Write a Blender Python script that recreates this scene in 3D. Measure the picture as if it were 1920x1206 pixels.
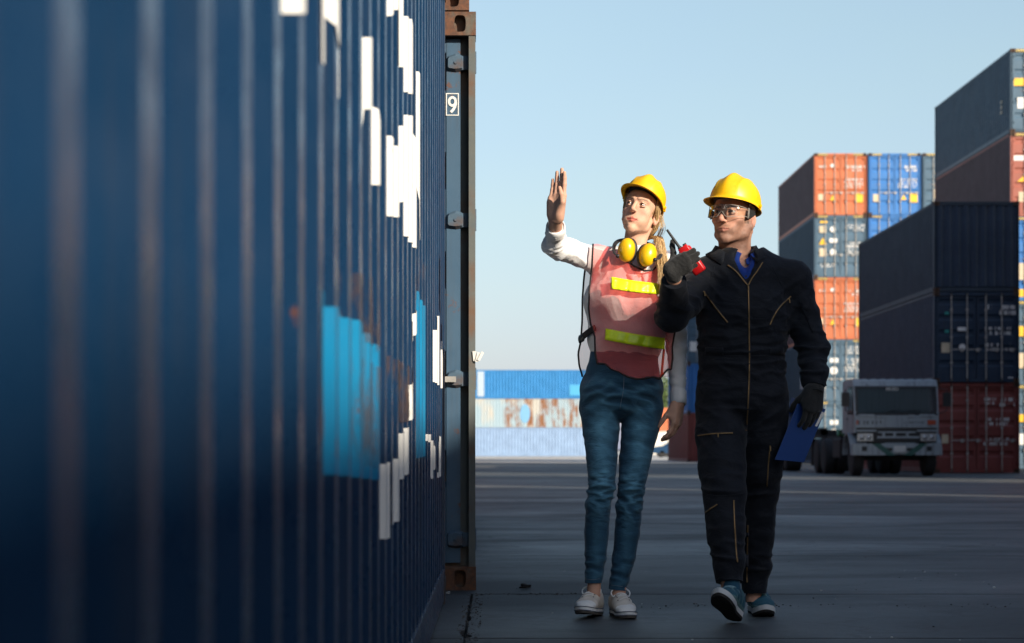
import bpy, bmesh, math, random
import numpy as np
from mathutils import Vector, Matrix, Euler
from mathutils.bvhtree import BVHTree
sc = bpy.context.scene
for o in list(bpy.data.objects):
    bpy.data.objects.remove(o)
COL = sc.collection
R = math.radians
# ------------------------------------------------------------ camera
CZ, F = 0.71, 3840.0          # eye height (m), focal length in pixels of the 1920 px wide frame
CX, CY = 929.0, 841.0         # where the level view axis meets the frame
cd = bpy.data.cameras.new('camera')
cam = bpy.data.objects.new('camera', cd)
COL.objects.link(cam)
cam.location = (0, 0, CZ)
cam.rotation_euler = (R(90), 0, 0)
cd.sensor_width = 36.0
cd.lens = F / 1920 * 36.0
cd.shift_x = (960 - CX) / 1920
cd.shift_y = (CY - 603) / 1920
cd.clip_start, cd.clip_end = 0.05, 3000
cd.dof.use_dof = True
cd.dof.focus_distance = 8.55
cd.dof.aperture_fstop = 5.2
cd.dof.aperture_blades = 0
sc.camera = cam
# ------------------------------------------------------------ sky and sun
SUN_AZ, SUN_EL = 42.0, 22.5    # azimuth from -Y towards +X
world = bpy.data.worlds.new('World')
sc.world = world
world.use_nodes = True
wn = world.node_tree
wn.nodes.clear()
w_out = wn.nodes.new('ShaderNodeOutputWorld')
w_bg = wn.nodes.new('ShaderNodeBackground')
w_sky = wn.nodes.new('ShaderNodeTexSky')
w_sky.sky_type = 'NISHITA'
w_sky.sun_disc = False
w_sky.sun_elevation = R(SUN_EL)
w_sky.sun_rotation = R(180 - SUN_AZ)
w_sky.air_density = 1.0
w_sky.dust_density = 1.0
w_sky.ozone_density = 1.0
w_bg.inputs['Strength'].default_value = 0.134
# pale haze low in the sky and thin cloud, the same all round
def _wm(op, a, b=None):
    m = wn.nodes.new('ShaderNodeMath'); m.operation = op
    for i, x in enumerate((a, b)):
        if x is None: continue
        if isinstance(x, (int, float)): m.inputs[i].default_value = x
        else: wn.links.new(x, m.inputs[i])
    return m.outputs[0]
w_tc = wn.nodes.new('ShaderNodeTexCoord')
w_sep = wn.nodes.new('ShaderNodeSeparateXYZ')
wn.links.new(w_tc.outputs['Generated'], w_sep.inputs[0])
w_map = wn.nodes.new('ShaderNodeMapping')
w_map.inputs['Scale'].default_value = (1.0, 1.0, 3.0)
wn.links.new(w_tc.outputs['Generated'], w_map.inputs['Vector'])
w_noise = wn.nodes.new('ShaderNodeTexNoise')
w_noise.inputs['Scale'].default_value = 4.0
w_noise.inputs['Detail'].default_value = 4.0
wn.links.new(w_map.outputs[0], w_noise.inputs['Vector'])
w_h = wn.nodes.new('ShaderNodeMapRange')
w_h.interpolation_type = 'SMOOTHSTEP'
w_h.inputs['From Min'].default_value = 0.42
w_h.inputs['From Max'].default_value = -0.02
w_h.inputs['To Max'].default_value = 0.95
wn.links.new(w_sep.outputs[2], w_h.inputs[0])
w_hc = wn.nodes.new('ShaderNodeMapRange')      # the haze is bluer higher up, greyer at the horizon
w_hc.inputs['From Min'].default_value = 0.0
w_hc.inputs['From Max'].default_value = 0.24
wn.links.new(_wm('ADD', w_sep.outputs[2], _wm('MULTIPLY', _wm('SUBTRACT', w_noise.outputs[0], 0.5), 0.16)), w_hc.inputs[0])
w_c = wn.nodes.new('ShaderNodeMix'); w_c.data_type = 'RGBA'
HZ = 0.134 * 2 ** 0.48
w_c.inputs[6].default_value = (0.12 / HZ, 0.15 / HZ, 0.37 / HZ, 1)
w_c.inputs[7].default_value = (0.23 / HZ, 0.28 / HZ, 0.17 / HZ, 1)
wn.links.new(w_hc.outputs[0], w_c.inputs[0])
w_mix = wn.nodes.new('ShaderNodeMix')          # haze laid over the clear sky, which still glows towards the sun
w_mix.data_type = 'RGBA'
w_mix.blend_type = 'ADD'
w_mix.inputs[0].default_value = 1.0
w_dim = wn.nodes.new('ShaderNodeMix'); w_dim.data_type = 'RGBA'
wn.links.new(_wm('MULTIPLY', w_h.outputs[0], 0.5), w_dim.inputs[0])
wn.links.new(w_sky.outputs[0], w_dim.inputs[6]); w_dim.inputs[7].default_value = (0, 0, 0, 1)
w_hz = wn.nodes.new('ShaderNodeMix'); w_hz.data_type = 'RGBA'
wn.links.new(w_h.outputs[0], w_hz.inputs[0]); w_hz.inputs[6].default_value = (0, 0, 0, 1)
wn.links.new(w_c.outputs[2], w_hz.inputs[7])
wn.links.new(w_dim.outputs[2], w_mix.inputs[6])
wn.links.new(w_hz.outputs[2], w_mix.inputs[7])
wn.links.new(w_mix.outputs[2], w_bg.inputs['Color'])
wn.links.new(w_bg.outputs[0], w_out.inputs[0])
sd = bpy.data.lights.new('sun', 'SUN')
sd.energy = 5.0
sd.angle = R(0.53)
sd.color = (1.0, 0.90, 0.76)
sun = bpy.data.objects.new('sun', sd)
COL.objects.link(sun)
_az, _el = R(SUN_AZ), R(SUN_EL)
SUN_DIR = Vector((math.sin(_az) * math.cos(_el), -math.cos(_az) * math.cos(_el), math.sin(_el)))
sun.rotation_euler = (-SUN_DIR).to_track_quat('-Z', 'Y').to_euler()
sun.location = SUN_DIR * 60
sc.view_settings.view_transform = 'Standard'
sc.view_settings.look = 'None'
sc.view_settings.exposure = 0.48
sc.view_settings.gamma = 1.0
sc.view_settings.use_curve_mapping = False
sc.render.engine = 'CYCLES'
sc.cycles.use_denoising = True
sc.cycles.max_bounces = 8
sc.cycles.transparent_max_bounces = 12
sc.cycles.caustics_reflective = False
sc.cycles.caustics_refractive = False

# ------------------------------------------------------------ helpers
def P(x, y, d):
    """World point at distance d seen at photo pixel (x, y)."""
    return Vector(((x - CX) * d / F, d, CZ + (CY - y) * d / F))

def tag(o, label=None, cat=None, group=None, kind=None):
    if label: o['label'] = label
    if cat: o['category'] = cat
    if group: o['group'] = group
    if kind: o['kind'] = kind
    return o

def link(name, data, parent=None):
    o = bpy.data.objects.new(name, data)
    COL.objects.link(o)
    if parent is not None:
        o.parent = parent
    return o

def empty(name, loc=(0, 0, 0), rz=0.0):
    o = link(name, None)
    o.location = loc
    o.rotation_euler = (0, 0, rz)
    o.empty_display_size = 0.2
    return o

def np_mesh(name, v, faces, smooth=True, mats=()):
    """v (n,3); faces: (m,4) or (m,3) int array or list of lists"""
    me = bpy.data.meshes.new(name)
    if isinstance(faces, np.ndarray):
        n, k = faces.shape
        me.vertices.add(len(v)); me.vertices.foreach_set('co', np.asarray(v, dtype=np.float32).ravel())
        me.loops.add(n * k); me.loops.foreach_set('vertex_index', faces.astype(np.int32).ravel())
        me.polygons.add(n); me.polygons.foreach_set('loop_start', np.arange(0, n * k, k, dtype=np.int32))
        me.update(calc_edges=True)
    else:
        me.from_pydata([tuple(map(float, p)) for p in v], [], faces)
    if smooth:
        me.polygons.foreach_set('use_smooth', np.ones(len(me.polygons), dtype=bool))
    for m in mats:
        me.materials.append(m)
    me.update()
    return me

class MB:
    """collects boxes, tubes, prisms into one mesh"""
    def __init__(s):
        s.v, s.f = [], []
    def add(s, v, f):
        n = len(s.v)
        s.v += [tuple(p) for p in v]
        s.f += [[i + n for i in q] for q in f]
        return s
    def box(s, x0, y0, z0, x1, y1, z1):
        v = [(x0, y0, z0), (x1, y0, z0), (x1, y1, z0), (x0, y1, z0), (x0, y0, z1), (x1, y0, z1), (x1, y1, z1), (x0, y1, z1)]
        return s.add(v, [(0, 3, 2, 1), (4, 5, 6, 7), (0, 1, 5, 4), (1, 2, 6, 5), (2, 3, 7, 6), (3, 0, 4, 7)])
    def prism(s, pts, axis, a, b):
        """polygon pts (2D) extruded along axis 0/1/2 from a to b"""
        def mk(p, t):
            q = list(p); q.insert(axis, t); return tuple(q)
        n = len(pts)
        v = [mk(p, a) for p in pts] + [mk(p, b) for p in pts]
        f = [tuple(range(n))[::-1], tuple(range(n, 2 * n))] + [(i, (i + 1) % n, n + (i + 1) % n, n + i) for i in range(n)]
        return s.add(v, f)
    def tube(s, pts, r, n=8, cap=True, flat=1.0, up=None):
        pts = [Vector(p) for p in pts]
        rr = r if hasattr(r, '__len__') else [r] * len(pts)
        v, f = [], []
        prev = None
        for i, p in enumerate(pts):
            t = (pts[min(i + 1, len(pts) - 1)] - pts[max(i - 1, 0)])
            if t.length < 1e-9: t = Vector((0, 0, 1))
            t.normalize()
            if prev is None:
                a = Vector(up) if up is not None else (Vector((0, 0, 1)) if abs(t.z) < 0.9 else Vector((1, 0, 0)))
            else:
                a = prev
            a = (a - t * a.dot(t))
            if a.length < 1e-6: a = t.orthogonal()
            a.normalize(); prev = a
            b = t.cross(a)
            for k in range(n):
                an = 2 * math.pi * k / n
                v.append(p + a * (math.cos(an) * rr[i] * flat) + b * (math.sin(an) * rr[i]))
        for i in range(len(pts) - 1):
            for k in range(n):
                f.append((i * n + k, i * n + (k + 1) % n, (i + 1) * n + (k + 1) % n, (i + 1) * n + k))
        if cap:
            f.append(tuple(range(n))[::-1]); f.append(tuple(range((len(pts) - 1) * n, len(pts) * n)))
        return s.add(v, f)
    def lathe(s, prof, n=24, mat=None):
        """prof: (r, z) about z; mat: Matrix"""
        v, f = [], []
        for r_, z in prof:
            for k in range(n):
                an = 2 * math.pi * k / n
                v.append(Vector((r_ * math.cos(an), r_ * math.sin(an), z)))
        for i in range(len(prof) - 1):
            for k in range(n):
                f.append((i * n + k, i * n + (k + 1) % n, (i + 1) * n + (k + 1) % n, (i + 1) * n + k))
        if prof[0][0] > 1e-5: f.append(tuple(range(n))[::-1])
        if prof[-1][0] > 1e-5: f.append(tuple(range((len(prof) - 1) * n, len(prof) * n)))
        if mat is not None: v = [mat @ p for p in v]
        return s.add(v, f)
    def mesh(s, name, mat=None, smooth=False, bevel=0, angle=None):
        me = bpy.data.meshes.new(name)
        me.from_pydata(s.v, [], s.f)
        if bevel:
            bm = bmesh.new(); bm.from_mesh(me)
            bmesh.ops.bevel(bm, geom=[e for e in bm.edges if len(e.link_faces) == 2 and e.calc_face_angle(0) > 0.6], offset=bevel, segments=2, profile=0.5, affect='EDGES')
            bm.to_mesh(me); bm.free()
        if smooth:
            me.polygons.foreach_set('use_smooth', np.ones(len(me.polygons), dtype=bool))
            if angle is not None:
                me.set_sharp_from_angle(angle=R(angle))
        if mat is not None: me.materials.append(mat)
        me.update()
        return me
    def build(s, name, mat, parent=None, smooth=False, bevel=0, angle=None):
        return link(name, s.mesh(name, mat, smooth, bevel, angle), parent)

# ------------------------------------------------------------ materials
MATS = {}
def _new(name):
    m = bpy.data.materials.new(name)
    m.use_nodes = True
    nt = m.node_tree
    return m, nt, nt.nodes['Principled BSDF']

def noise(nt, scale, detail=4, rough=0.55, coord='Object', stretch=None, dist=0.0, src=None):
    n = nt.nodes.new('ShaderNodeTexNoise')
    n.inputs['Scale'].default_value = scale
    n.inputs['Detail'].default_value = detail
    n.inputs['Roughness'].default_value = rough
    n.inputs['Distortion'].default_value = dist
    if src is None:
        t = nt.nodes.new('ShaderNodeTexCoord'); src = t.outputs[coord]
    if stretch:
        mp = nt.nodes.new('ShaderNodeMapping'); mp.inputs['Scale'].default_value = stretch
        nt.links.new(src, mp.inputs['Vector']); src = mp.outputs[0]
    nt.links.new(src, n.inputs['Vector'])
    return n.outputs[0]

def rng(nt, src, a, b, c=0.0, d=1.0):
    m = nt.nodes.new('ShaderNodeMapRange')
    for i, x in enumerate((a, b, c, d)): m.inputs[1 + i].default_value = x
    nt.links.new(src, m.inputs[0])
    return m.outputs[0]

def mix(nt, fac, a, b):
    m = nt.nodes.new('ShaderNodeMix'); m.data_type = 'RGBA'
    for sock, x in ((m.inputs[0], fac), (m.inputs[6], a), (m.inputs[7], b)):
        if isinstance(x, (int, float)): sock.default_value = x
        elif isinstance(x, (tuple, list)): sock.default_value = (*x[:3], 1)
        else: nt.links.new(x, sock)
    return m.outputs[2]

def math_(nt, op, a, b=None):
    m = nt.nodes.new('ShaderNodeMath'); m.operation = op
    for i, x in enumerate((a, b)):
        if x is None: continue
        if isinstance(x, (int, float)): m.inputs[i].default_value = x
        else: nt.links.new(x, m.inputs[i])
    return m.outputs[0]

def bump(nt, bsdf, src, strength=0.2, dist=0.002):
    b = nt.nodes.new('ShaderNodeBump')
    b.inputs['Strength'].default_value = strength
    b.inputs['Distance'].default_value = dist
    nt.links.new(src, b.inputs['Height'])
    nt.links.new(b.outputs[0], bsdf.inputs['Normal'])

def plain(name, col, rough=0.5, metal=0.0, var=0.12, scale=9.0, bump_=0.0, bscale=300, bdist=0.001, spec=0.5):
    if name in MATS: return MATS[name]
    m, nt, b = _new(name)
    n = noise(nt, scale)
    c = mix(nt, rng(nt, n, 0.3, 0.7), tuple(x * (1 - var) for x in col), tuple(min(1, x * (1 + var)) for x in col))
    nt.links.new(c, b.inputs['Base Color'])
    b.inputs['Roughness'].default_value = rough
    b.inputs['Metallic'].default_value = metal
    b.inputs['Specular IOR Level'].default_value = spec
    if bump_:
        bump(nt, b, noise(nt, bscale, 2), bump_, bdist)
    MATS[name] = m
    return m

RUST = (0.13, 0.048, 0.018)
def paint(name, col, rough=0.42, rust=0.35, dirt=0.25, fade=None, bmp=0.12):
    """weathered paint on steel: blotches, rust spots and runs"""
    if name in MATS: return MATS[name]
    m, nt, b = _new(name)
    g = nt.nodes.new('ShaderNodeTexCoord').outputs['Object']
    big = noise(nt, 1.3, 5, src=g)
    c = mix(nt, rng(nt, big, 0.3, 0.75), col, fade or tuple(min(1, x * 1.25 + 0.012) for x in col))
    run = noise(nt, 3.0, 4, src=g, stretch=(5, 5, 0.35))
    c = mix(nt, math_(nt, 'MULTIPLY', rng(nt, run, 0.52, 0.8), dirt), c, (0.05, 0.045, 0.04))
    spot = noise(nt, 6.0, 9, 0.7, src=g)
    f = rng(nt, spot, 0.70 - rust * 0.12, 0.73 - rust * 0.1)
    c = mix(nt, math_(nt, 'MULTIPLY', f, 0.85 if rust > 0 else 0.0), c, RUST)
    nt.links.new(c, b.inputs['Base Color'])
    rr = rng(nt, noise(nt, 14, 4, src=g), 0.3, 0.7, rough - 0.08, rough + 0.14)
    nt.links.new(rr, b.inputs['Roughness'])
    bump(nt, b, noise(nt, 5, 3, src=g), bmp, 0.01)
    MATS[name] = m
    return m

def rusty(name, a=(0.16, 0.06, 0.025), bcol=(0.055, 0.035, 0.028), c3=(0.10, 0.10, 0.085), scale=22):
    if name in MATS: return MATS[name]
    m, nt, b = _new(name)
    n1 = noise(nt, scale, 8, 0.68); n2 = noise(nt, scale * 0.3, 5)
    c = mix(nt, rng(nt, n1, 0.36, 0.66), a, bcol)
    c = mix(nt, rng(nt, n2, 0.5, 0.66, 0, 0.75), c, c3)
    nt.links.new(c, b.inputs['Base Color'])
    b.inputs['Roughness'].default_value = 0.8
    bump(nt, b, n1, 0.5, 0.004)
    MATS[name] = m
    return m

def stripes(name, a, b_, freq, axis='X', rough=0.5):
    if name in MATS: return MATS[name]
    m, nt, b = _new(name)
    g = nt.nodes.new('ShaderNodeTexCoord').outputs['Object']
    sx = nt.nodes.new('ShaderNodeSeparateXYZ'); nt.links.new(g, sx.inputs[0])
    s_ = math_(nt, 'ADD', sx.outputs[0], sx.outputs[2])
    fr = math_(nt, 'FRACT', math_(nt, 'MULTIPLY', s_, freq))
    nt.links.new(mix(nt, math_(nt, 'GREATER_THAN', fr, 0.5), a, b_), b.inputs['Base Color'])
    b.inputs['Roughness'].default_value = rough
    MATS[name] = m
    return m
# ============================================================ the ground
def ground_mat(name, dark, light, joint=0.0, shine=0.5):
    m, nt, b = _new(name)
    g = nt.nodes.new('ShaderNodeTexCoord').outputs['Object']
    n1 = noise(nt, 0.55, 6, 0.6, src=g, stretch=(0.5, 1, 1), dist=0.8)
    n2 = noise(nt, 7, 6, 0.65, src=g)
    n3 = noise(nt, 95, 5, 0.75, src=g)
    c = mix(nt, rng(nt, n1, 0.36, 0.66), dark, light)
    c = mix(nt, rng(nt, n2, 0.45, 0.75, 0, 0.55), c, tuple(x * 0.55 for x in dark))
    c = mix(nt, rng(nt, n3, 0.57, 0.70, 0, 0.75), c, tuple(min(1, x * 2.6) for x in light))
    c = mix(nt, rng(nt, n3, 0.43, 0.32, 0, 0.8), c, tuple(x * 0.3 for x in dark))
    vor = nt.nodes.new('ShaderNodeTexVoronoi'); vor.feature = 'DISTANCE_TO_EDGE'; vor.inputs['Scale'].default_value = 0.45
    mp = nt.nodes.new('ShaderNodeVectorMath'); mp.operation = 'ADD'
    wv = nt.nodes.new('ShaderNodeTexNoise'); wv.inputs['Scale'].default_value = 2.2; wv.inputs['Detail'].default_value = 6
    nt.links.new(g, wv.inputs['Vector']); nt.links.new(g, mp.inputs[0]); nt.links.new(wv.outputs[1], mp.inputs[1]); nt.links.new(mp.outputs[0], vor.inputs['Vector'])
    crack = math_(nt, 'MULTIPLY', rng(nt, vor.outputs['Distance'], 0.011, 0.003), rng(nt, n1, 0.36, 0.5))
    c = mix(nt, crack, c, (0.012, 0.012, 0.012))
    stain = noise(nt, 1.7, 3, 0.5, src=g, stretch=(1, 1.6, 1))
    c = mix(nt, rng(nt, stain, 0.56, 0.66, 0, 0.75), c, tuple(x * 0.45 for x in dark))
    nt.links.new(c, b.inputs['Base Color'])
    r1 = rng(nt, n1, 0.35, 0.7, 0.72, shine)
    nt.links.new(r1, b.inputs['Roughness'])
    h = math_(nt, 'ADD', math_(nt, 'MULTIPLY', n3, 0.5), n2)
    bump(nt, b, h, 0.9, 0.008)
    return m
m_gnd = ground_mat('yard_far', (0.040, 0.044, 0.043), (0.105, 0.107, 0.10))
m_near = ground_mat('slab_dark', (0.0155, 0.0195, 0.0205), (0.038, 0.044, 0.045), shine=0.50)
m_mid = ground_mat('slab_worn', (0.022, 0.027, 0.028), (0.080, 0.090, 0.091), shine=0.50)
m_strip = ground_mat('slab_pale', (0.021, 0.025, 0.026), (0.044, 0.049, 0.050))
m_pale_sunlit = ground_mat('concrete_pale_sunlit', (0.48, 0.45, 0.40), (0.60, 0.57, 0.50))  # pale concrete, lightened further to stand for the sunlit strip
mb = MB()
S = 1500
mb.add([(-S, -S, -0.03), (S, -S, -0.03), (S, S, -0.03), (-S, S, -0.03)], [(0, 1, 2, 3)])
ground = mb.build('ground', plain('dirt_joint', (0.022, 0.02, 0.018), 0.95, bump_=0.8, bscale=60, bdist=0.01))
tag(ground, kind='structure')
_rs = random.Random(5)
def slab(x0, x1, y0, y1, mat, jag=0.008, step=0.07, h=0.05):
    """one cast slab with a slightly broken edge, top at z = 0"""
    pts = []
    def edge(a, b):
        a, b = Vector(a), Vector(b)
        L = (b - a).length
        n = max(2, int(L / step)) if L < 14 else max(2, int(L / 0.5))
        if L > 60: n = 2
        t = (b - a).normalized(); nrm = Vector((-t.y, t.x))
        w = 0.0
        for i in range(n):
            w = w * 0.8 + _rs.uniform(-1, 1) * jag
            if _rs.random() < 0.025: w += jag * 2.0
            pts.append(a + (b - a) * (i / n) + nrm * (abs(w) if i else 0.0))
    edge((x0, y0), (x1, y0)); edge((x1, y0), (x1, y1)); edge((x1, y1), (x0, y1)); edge((x0, y1), (x0, y0))
    return MB().prism([(p.x, p.y) for p in pts], 2, -h, 0.0).build('slab', mat, ground)
XS = [-14.0, -0.115, 6.2, 13.4, 40.0]
YS = [-22.0, 7.66, 9.98, 13.55, 19.4, 27.0]
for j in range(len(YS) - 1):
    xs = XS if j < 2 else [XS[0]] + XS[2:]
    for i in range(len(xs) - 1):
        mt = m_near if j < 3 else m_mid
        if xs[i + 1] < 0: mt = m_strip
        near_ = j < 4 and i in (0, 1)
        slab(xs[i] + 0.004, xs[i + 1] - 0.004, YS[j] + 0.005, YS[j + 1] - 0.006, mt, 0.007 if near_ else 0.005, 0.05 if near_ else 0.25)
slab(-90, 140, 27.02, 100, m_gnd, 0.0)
slab(-200, 240, 100.02, 520, m_pale_sunlit, 0.0)
# broken rubble strip along the kerbless joint beside the containers
def pebbles(name, spots, mat, smin, smax, label, seed):
    rs = random.Random(seed); mb = MB()
    for (x0, x1, y0, y1, n) in spots:
        for _ in range(n):
            x, y = rs.uniform(x0, x1), rs.uniform(y0, y1)
            r_ = smin + (smax - smin) * rs.random() ** 3
            v = []
            for k in range(8):
                sx, sy, sz = (k & 1) * 2 - 1, (k >> 1 & 1) * 2 - 1, (k >> 2 & 1) * 2 - 1
                v.append((x + sx * r_ * rs.uniform(.5, 1), y + sy * r_ * rs.uniform(.5, 1), max(0.0, r_ * 0.45 + sz * r_ * rs.uniform(.3, .6)) + 0.0005))
            mb.add(v, [(0, 2, 3, 1), (4, 5, 7, 6), (0, 1, 5, 4), (1, 3, 7, 5), (3, 2, 6, 7), (2, 0, 4, 6)])
    return tag(mb.build(name, mat), label, 'gravel', kind='stuff')
pebbles('gravel', [(-.15, -.06, 6.6, 9.9, 500), (-.1, .4, 9.9, 10.04, 160), (.5, 4.5, 9.12, 9.36, 260), (-.2, 6, 6.8, 14, 160)],
        plain('grit', (0.085, 0.08, 0.078), 0.9, var=0.5, scale=90), 0.0010, 0.005, 'loose grit and crumbs of broken concrete along the joints', 3)
pebbles('litter_crumbs', [(-.2, 4.5, 6.8, 12, 30)], plain('crumb', (0.5, 0.5, 0.47), 0.9, scale=40), 0.003, 0.008, 'tiny pale scraps scattered on the dark concrete', 8)
# the dark clod lying by the door end
def lump(name, c, r_, mat, seed, squash=0.6):
    bm = bmesh.new(); bmesh.ops.create_icosphere(bm, subdivisions=3, radius=r_)
    rs = np.random.RandomState(seed); dirs = rs.normal(size=(7, 3)); ph = rs.rand(7) * 6
    for v in bm.verts:
        p = v.co.normalized()
        k = 1 + sum(0.11 * math.sin(3.2 * (p.x * d[0] + p.y * d[1] + p.z * d[2]) + f) for d, f in zip(dirs, ph))
        v.co *= k; v.co.z = max(-r_ * .5, v.co.z) * squash
    me = bpy.data.meshes.new(name); bm.to_mesh(me); bm.free(); me.materials.append(mat)
    o = link(name, me); o.location = c
    return o
tag(lump('clod_of_dirt', (0.148, 10.33, 0.012), 0.026, plain('dark_clod', (0.02, 0.018, 0.016), 0.95, scale=60, bump_=.6, bscale=200), 2), 'small dark clod of dirt on the concrete right of the rusty corner casting', 'clod')
tag(lump('pebble', (-0.235, 9.98, 0.006), 0.012, plain('pale_pebble', (0.4, 0.38, 0.35), 0.9), 4), 'small pale pebble in front of the rusty bottom corner casting', 'stone')

# ============================================================ shipping containers
CW = 2.438
RIM = 0.118
PITCH = 0.278
def corr_profile(a, b, depth=0.036, pitch=PITCH, start=0.178):
    """(t, inset) points of trapezoid corrugation from a to b: outer flat, slope in, inner flat, slope out"""
    out = []
    t = a - start
    seg = [(0.072, 0, 0), (0.068, 0, 1), (0.070, 1, 1), (0.068, 1, 0)]
    pts = [(t, 0.0)]
    while t < b:
        for L, p, q in seg:
            t += L * pitch / 0.278
            pts.append((t, q * depth))
    # clip
    res = []
    for i in range(len(pts) - 1):
        (t0, d0), (t1, d1) = pts[i], pts[i + 1]
        if t1 <= a or t0 >= b: continue
        def at(t_): return d0 + (d1 - d0) * (t_ - t0) / (t1 - t0)
        lo, hi = max(t0, a), min(t1, b)
        if not res: res.append((lo, at(lo)))
        res.append((hi, at(hi)))
    return res
MC = {}
def cached(key, fn):
    if key not in MC: MC[key] = fn()
    return MC[key]
def side_mesh(L, H, right):
    def fn():
        pr = corr_profile(0.09, L - 0.09)
        sg = 1 if right else -1
        base = CW - 0.010 if right else 0.010
        z0, z1 = 0.155, H - 0.075
        v, f = [], []
        for t, d in pr:
            v += [(base - sg * d, t, z0), (base - sg * d, t, z1)]
        for i in range(len(pr) - 1):
            q = (2 * i, 2 * i + 2, 2 * i + 3, 2 * i + 1)
            f.append(q if right else q[::-1])
        mb = MB().add(v, f)
        return mb.mesh('side_panel')
    return cached(('side', L, H, right), fn)
def end_mesh(H, y, out):
    def fn():
        pr = corr_profile(0.07, CW - 0.07, 0.042, 0.25)
        z0, z1 = 0.15, H - 0.10
        v, f = [], []
        for t, d in pr:
            yy = y - out * (0.012 + d)
            v += [(t, yy, z0), (t, yy, z1)]
        for i in range(len(pr) - 1):
            q = (2 * i, 2 * i + 2, 2 * i + 3, 2 * i + 1)
            f.append(q if out < 0 else q[::-1])
        return MB().add(v, f).mesh('end_panel')
    return cached(('end', H, y, out), fn)
def casting_mesh(sx, sy, sz):
    """corner casting with oval openings in its end and side faces; corner at the origin, body towards (sx,sy,sz)"""
    def fn():
        a, b, c = 0.160, 0.178, RIM
        mb = MB()
        def face(w, h, hw, hh, origin, u, v_, n):
            N = 20
            o, u, v_, n = map(Vector, (origin, u, v_, n))
            out, inn = [], []
            for k in range(N):
                an = 2 * math.pi * (k + 0.5) / N
                ca, sa = math.cos(an), math.sin(an)
                q = max(abs(ca) / (w / 2), abs(sa) / (h / 2))
                out.append(o + u * (w / 2 + ca / q) + v_ * (h / 2 + sa / q))
                ex = 0.5
                inn.append(o + u * (w / 2 + hw * math.copysign(abs(ca) ** ex, ca)) + v_ * (h / 2 + hh * math.copysign(abs(sa) ** 0.7, sa)))
            deep = [p - n * 0.05 for p in inn]
            vs = out + inn + deep
            fs = []
            for k in range(N):
                k2 = (k + 1) % N
                fs += [(k, k2, N + k2, N + k), (N + k, N + k2, 2 * N + k2, 2 * N + k)]
            fs.append(tuple(range(2 * N, 3 * N)))
            cor = []
            for (cu, cv) in ((0, 0), (1, 0), (1, 1), (0, 1)):
                cor.append(o + u * (w * cu) + v_ * (h * cv))
            base = len(vs); vs += cor
            # fill the corner slivers
            for ci, (cu, cv) in enumerate(((0, 0), (1, 0), (1, 1), (0, 1))):
                p = cor[ci]
                ds = sorted(range(N), key=lambda k: (out[k] - p).length)[:2]
                fs.append((base + ci, ds[0], ds[1]))
            mb.add(vs, fs)
        X, Y, Z = Vector((sx, 0, 0)), Vector((0, sy, 0)), Vector((0, 0, sz))
        face(a, c, 0.029, 0.042, (0, 0, 0), X, Z, -Y)
        face(b, c, 0.040, 0.026, (0, 0, 0), Y, Z, -X)
        O = Vector((0, 0, 0))
        def quad(p, u, v_): mb.add([p, p + u, p + u + v_, p + v_], [(0, 1, 2, 3)])
        quad(O + X * a, Y * b, Z * c); quad(O + Y * b, X * a, Z * c)
        quad(O, X * a, Y * b); quad(O + Z * c, X * a, Y * b)
        me = mb.mesh('corner_casting')
        bm = bmesh.new(); bm.from_mesh(me)
        bmesh.ops.remove_doubles(bm, verts=bm.verts, dist=1e-5)
        bmesh.ops.recalc_face_normals(bm, faces=bm.faces); bm.to_mesh(me); bm.free()
        return me
    return cached(('cast', sx, sy, sz), fn)
def frame_mesh(L, H):
    def fn():
        mb = MB()
        for x0, x1 in ((0.004, 0.058), (CW - 0.058, CW - 0.004)):
            mb.box(x0, 0.18, 0.02, x1, L - 0.18, 0.162)                     # bottom side rails
            mb.box(x0, 0.18, H - 0.085, x1, L - 0.18, H - 0.012)             # top side rails
        for y in (L - 0.055,):
            mb.box(0.165, y - 0.05, H - 0.11, CW - 0.165, L - 0.008, H - 0.01)
            mb.box(0.165, y - 0.05, 0.02, CW - 0.165, L - 0.008, 0.16)
        mb.box(0.165, 0.012, H - 0.112, CW - 0.165, 0.12, H - 0.010)          # door header
        mb.box(0.165, 0.012, 0.018, CW - 0.165, 0.12, 0.125)                  # door sill
        mb.box(0.06, 0.13, 0.10, CW - 0.06, L - 0.13, 0.14)                   # floor
        return mb.mesh('rail_frame')
    return cached(('frame', L, H), fn)
def post_mesh(x0, x1, y0, y1, H):
    return cached(('post', x0, x1, y0, y1, H), lambda: MB().box(x0, y0, RIM - 0.002, x1, y1, H - RIM + 0.002).mesh('corner_post'))
def roof_mesh(L, H):
    def fn():
        mb = MB(); n = int(L / 0.21)
        v, f = [], []
        for i in range(n + 1):
            y = 0.12 + (L - 0.24) * i / n
            z = H - 0.025 - (0.02 if i % 4 in (1, 2) else 0)
            v += [(0.05, y, z), (CW - 0.05, y, z)]
        for i in range(n): f.append((2 * i, 2 * i + 1, 2 * i + 3, 2 * i + 2))
        return mb.add(v, f).mesh('roof_panel')
    return cached(('roof', L, H), fn)
DX0, DXM = 0.078, CW / 2
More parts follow.
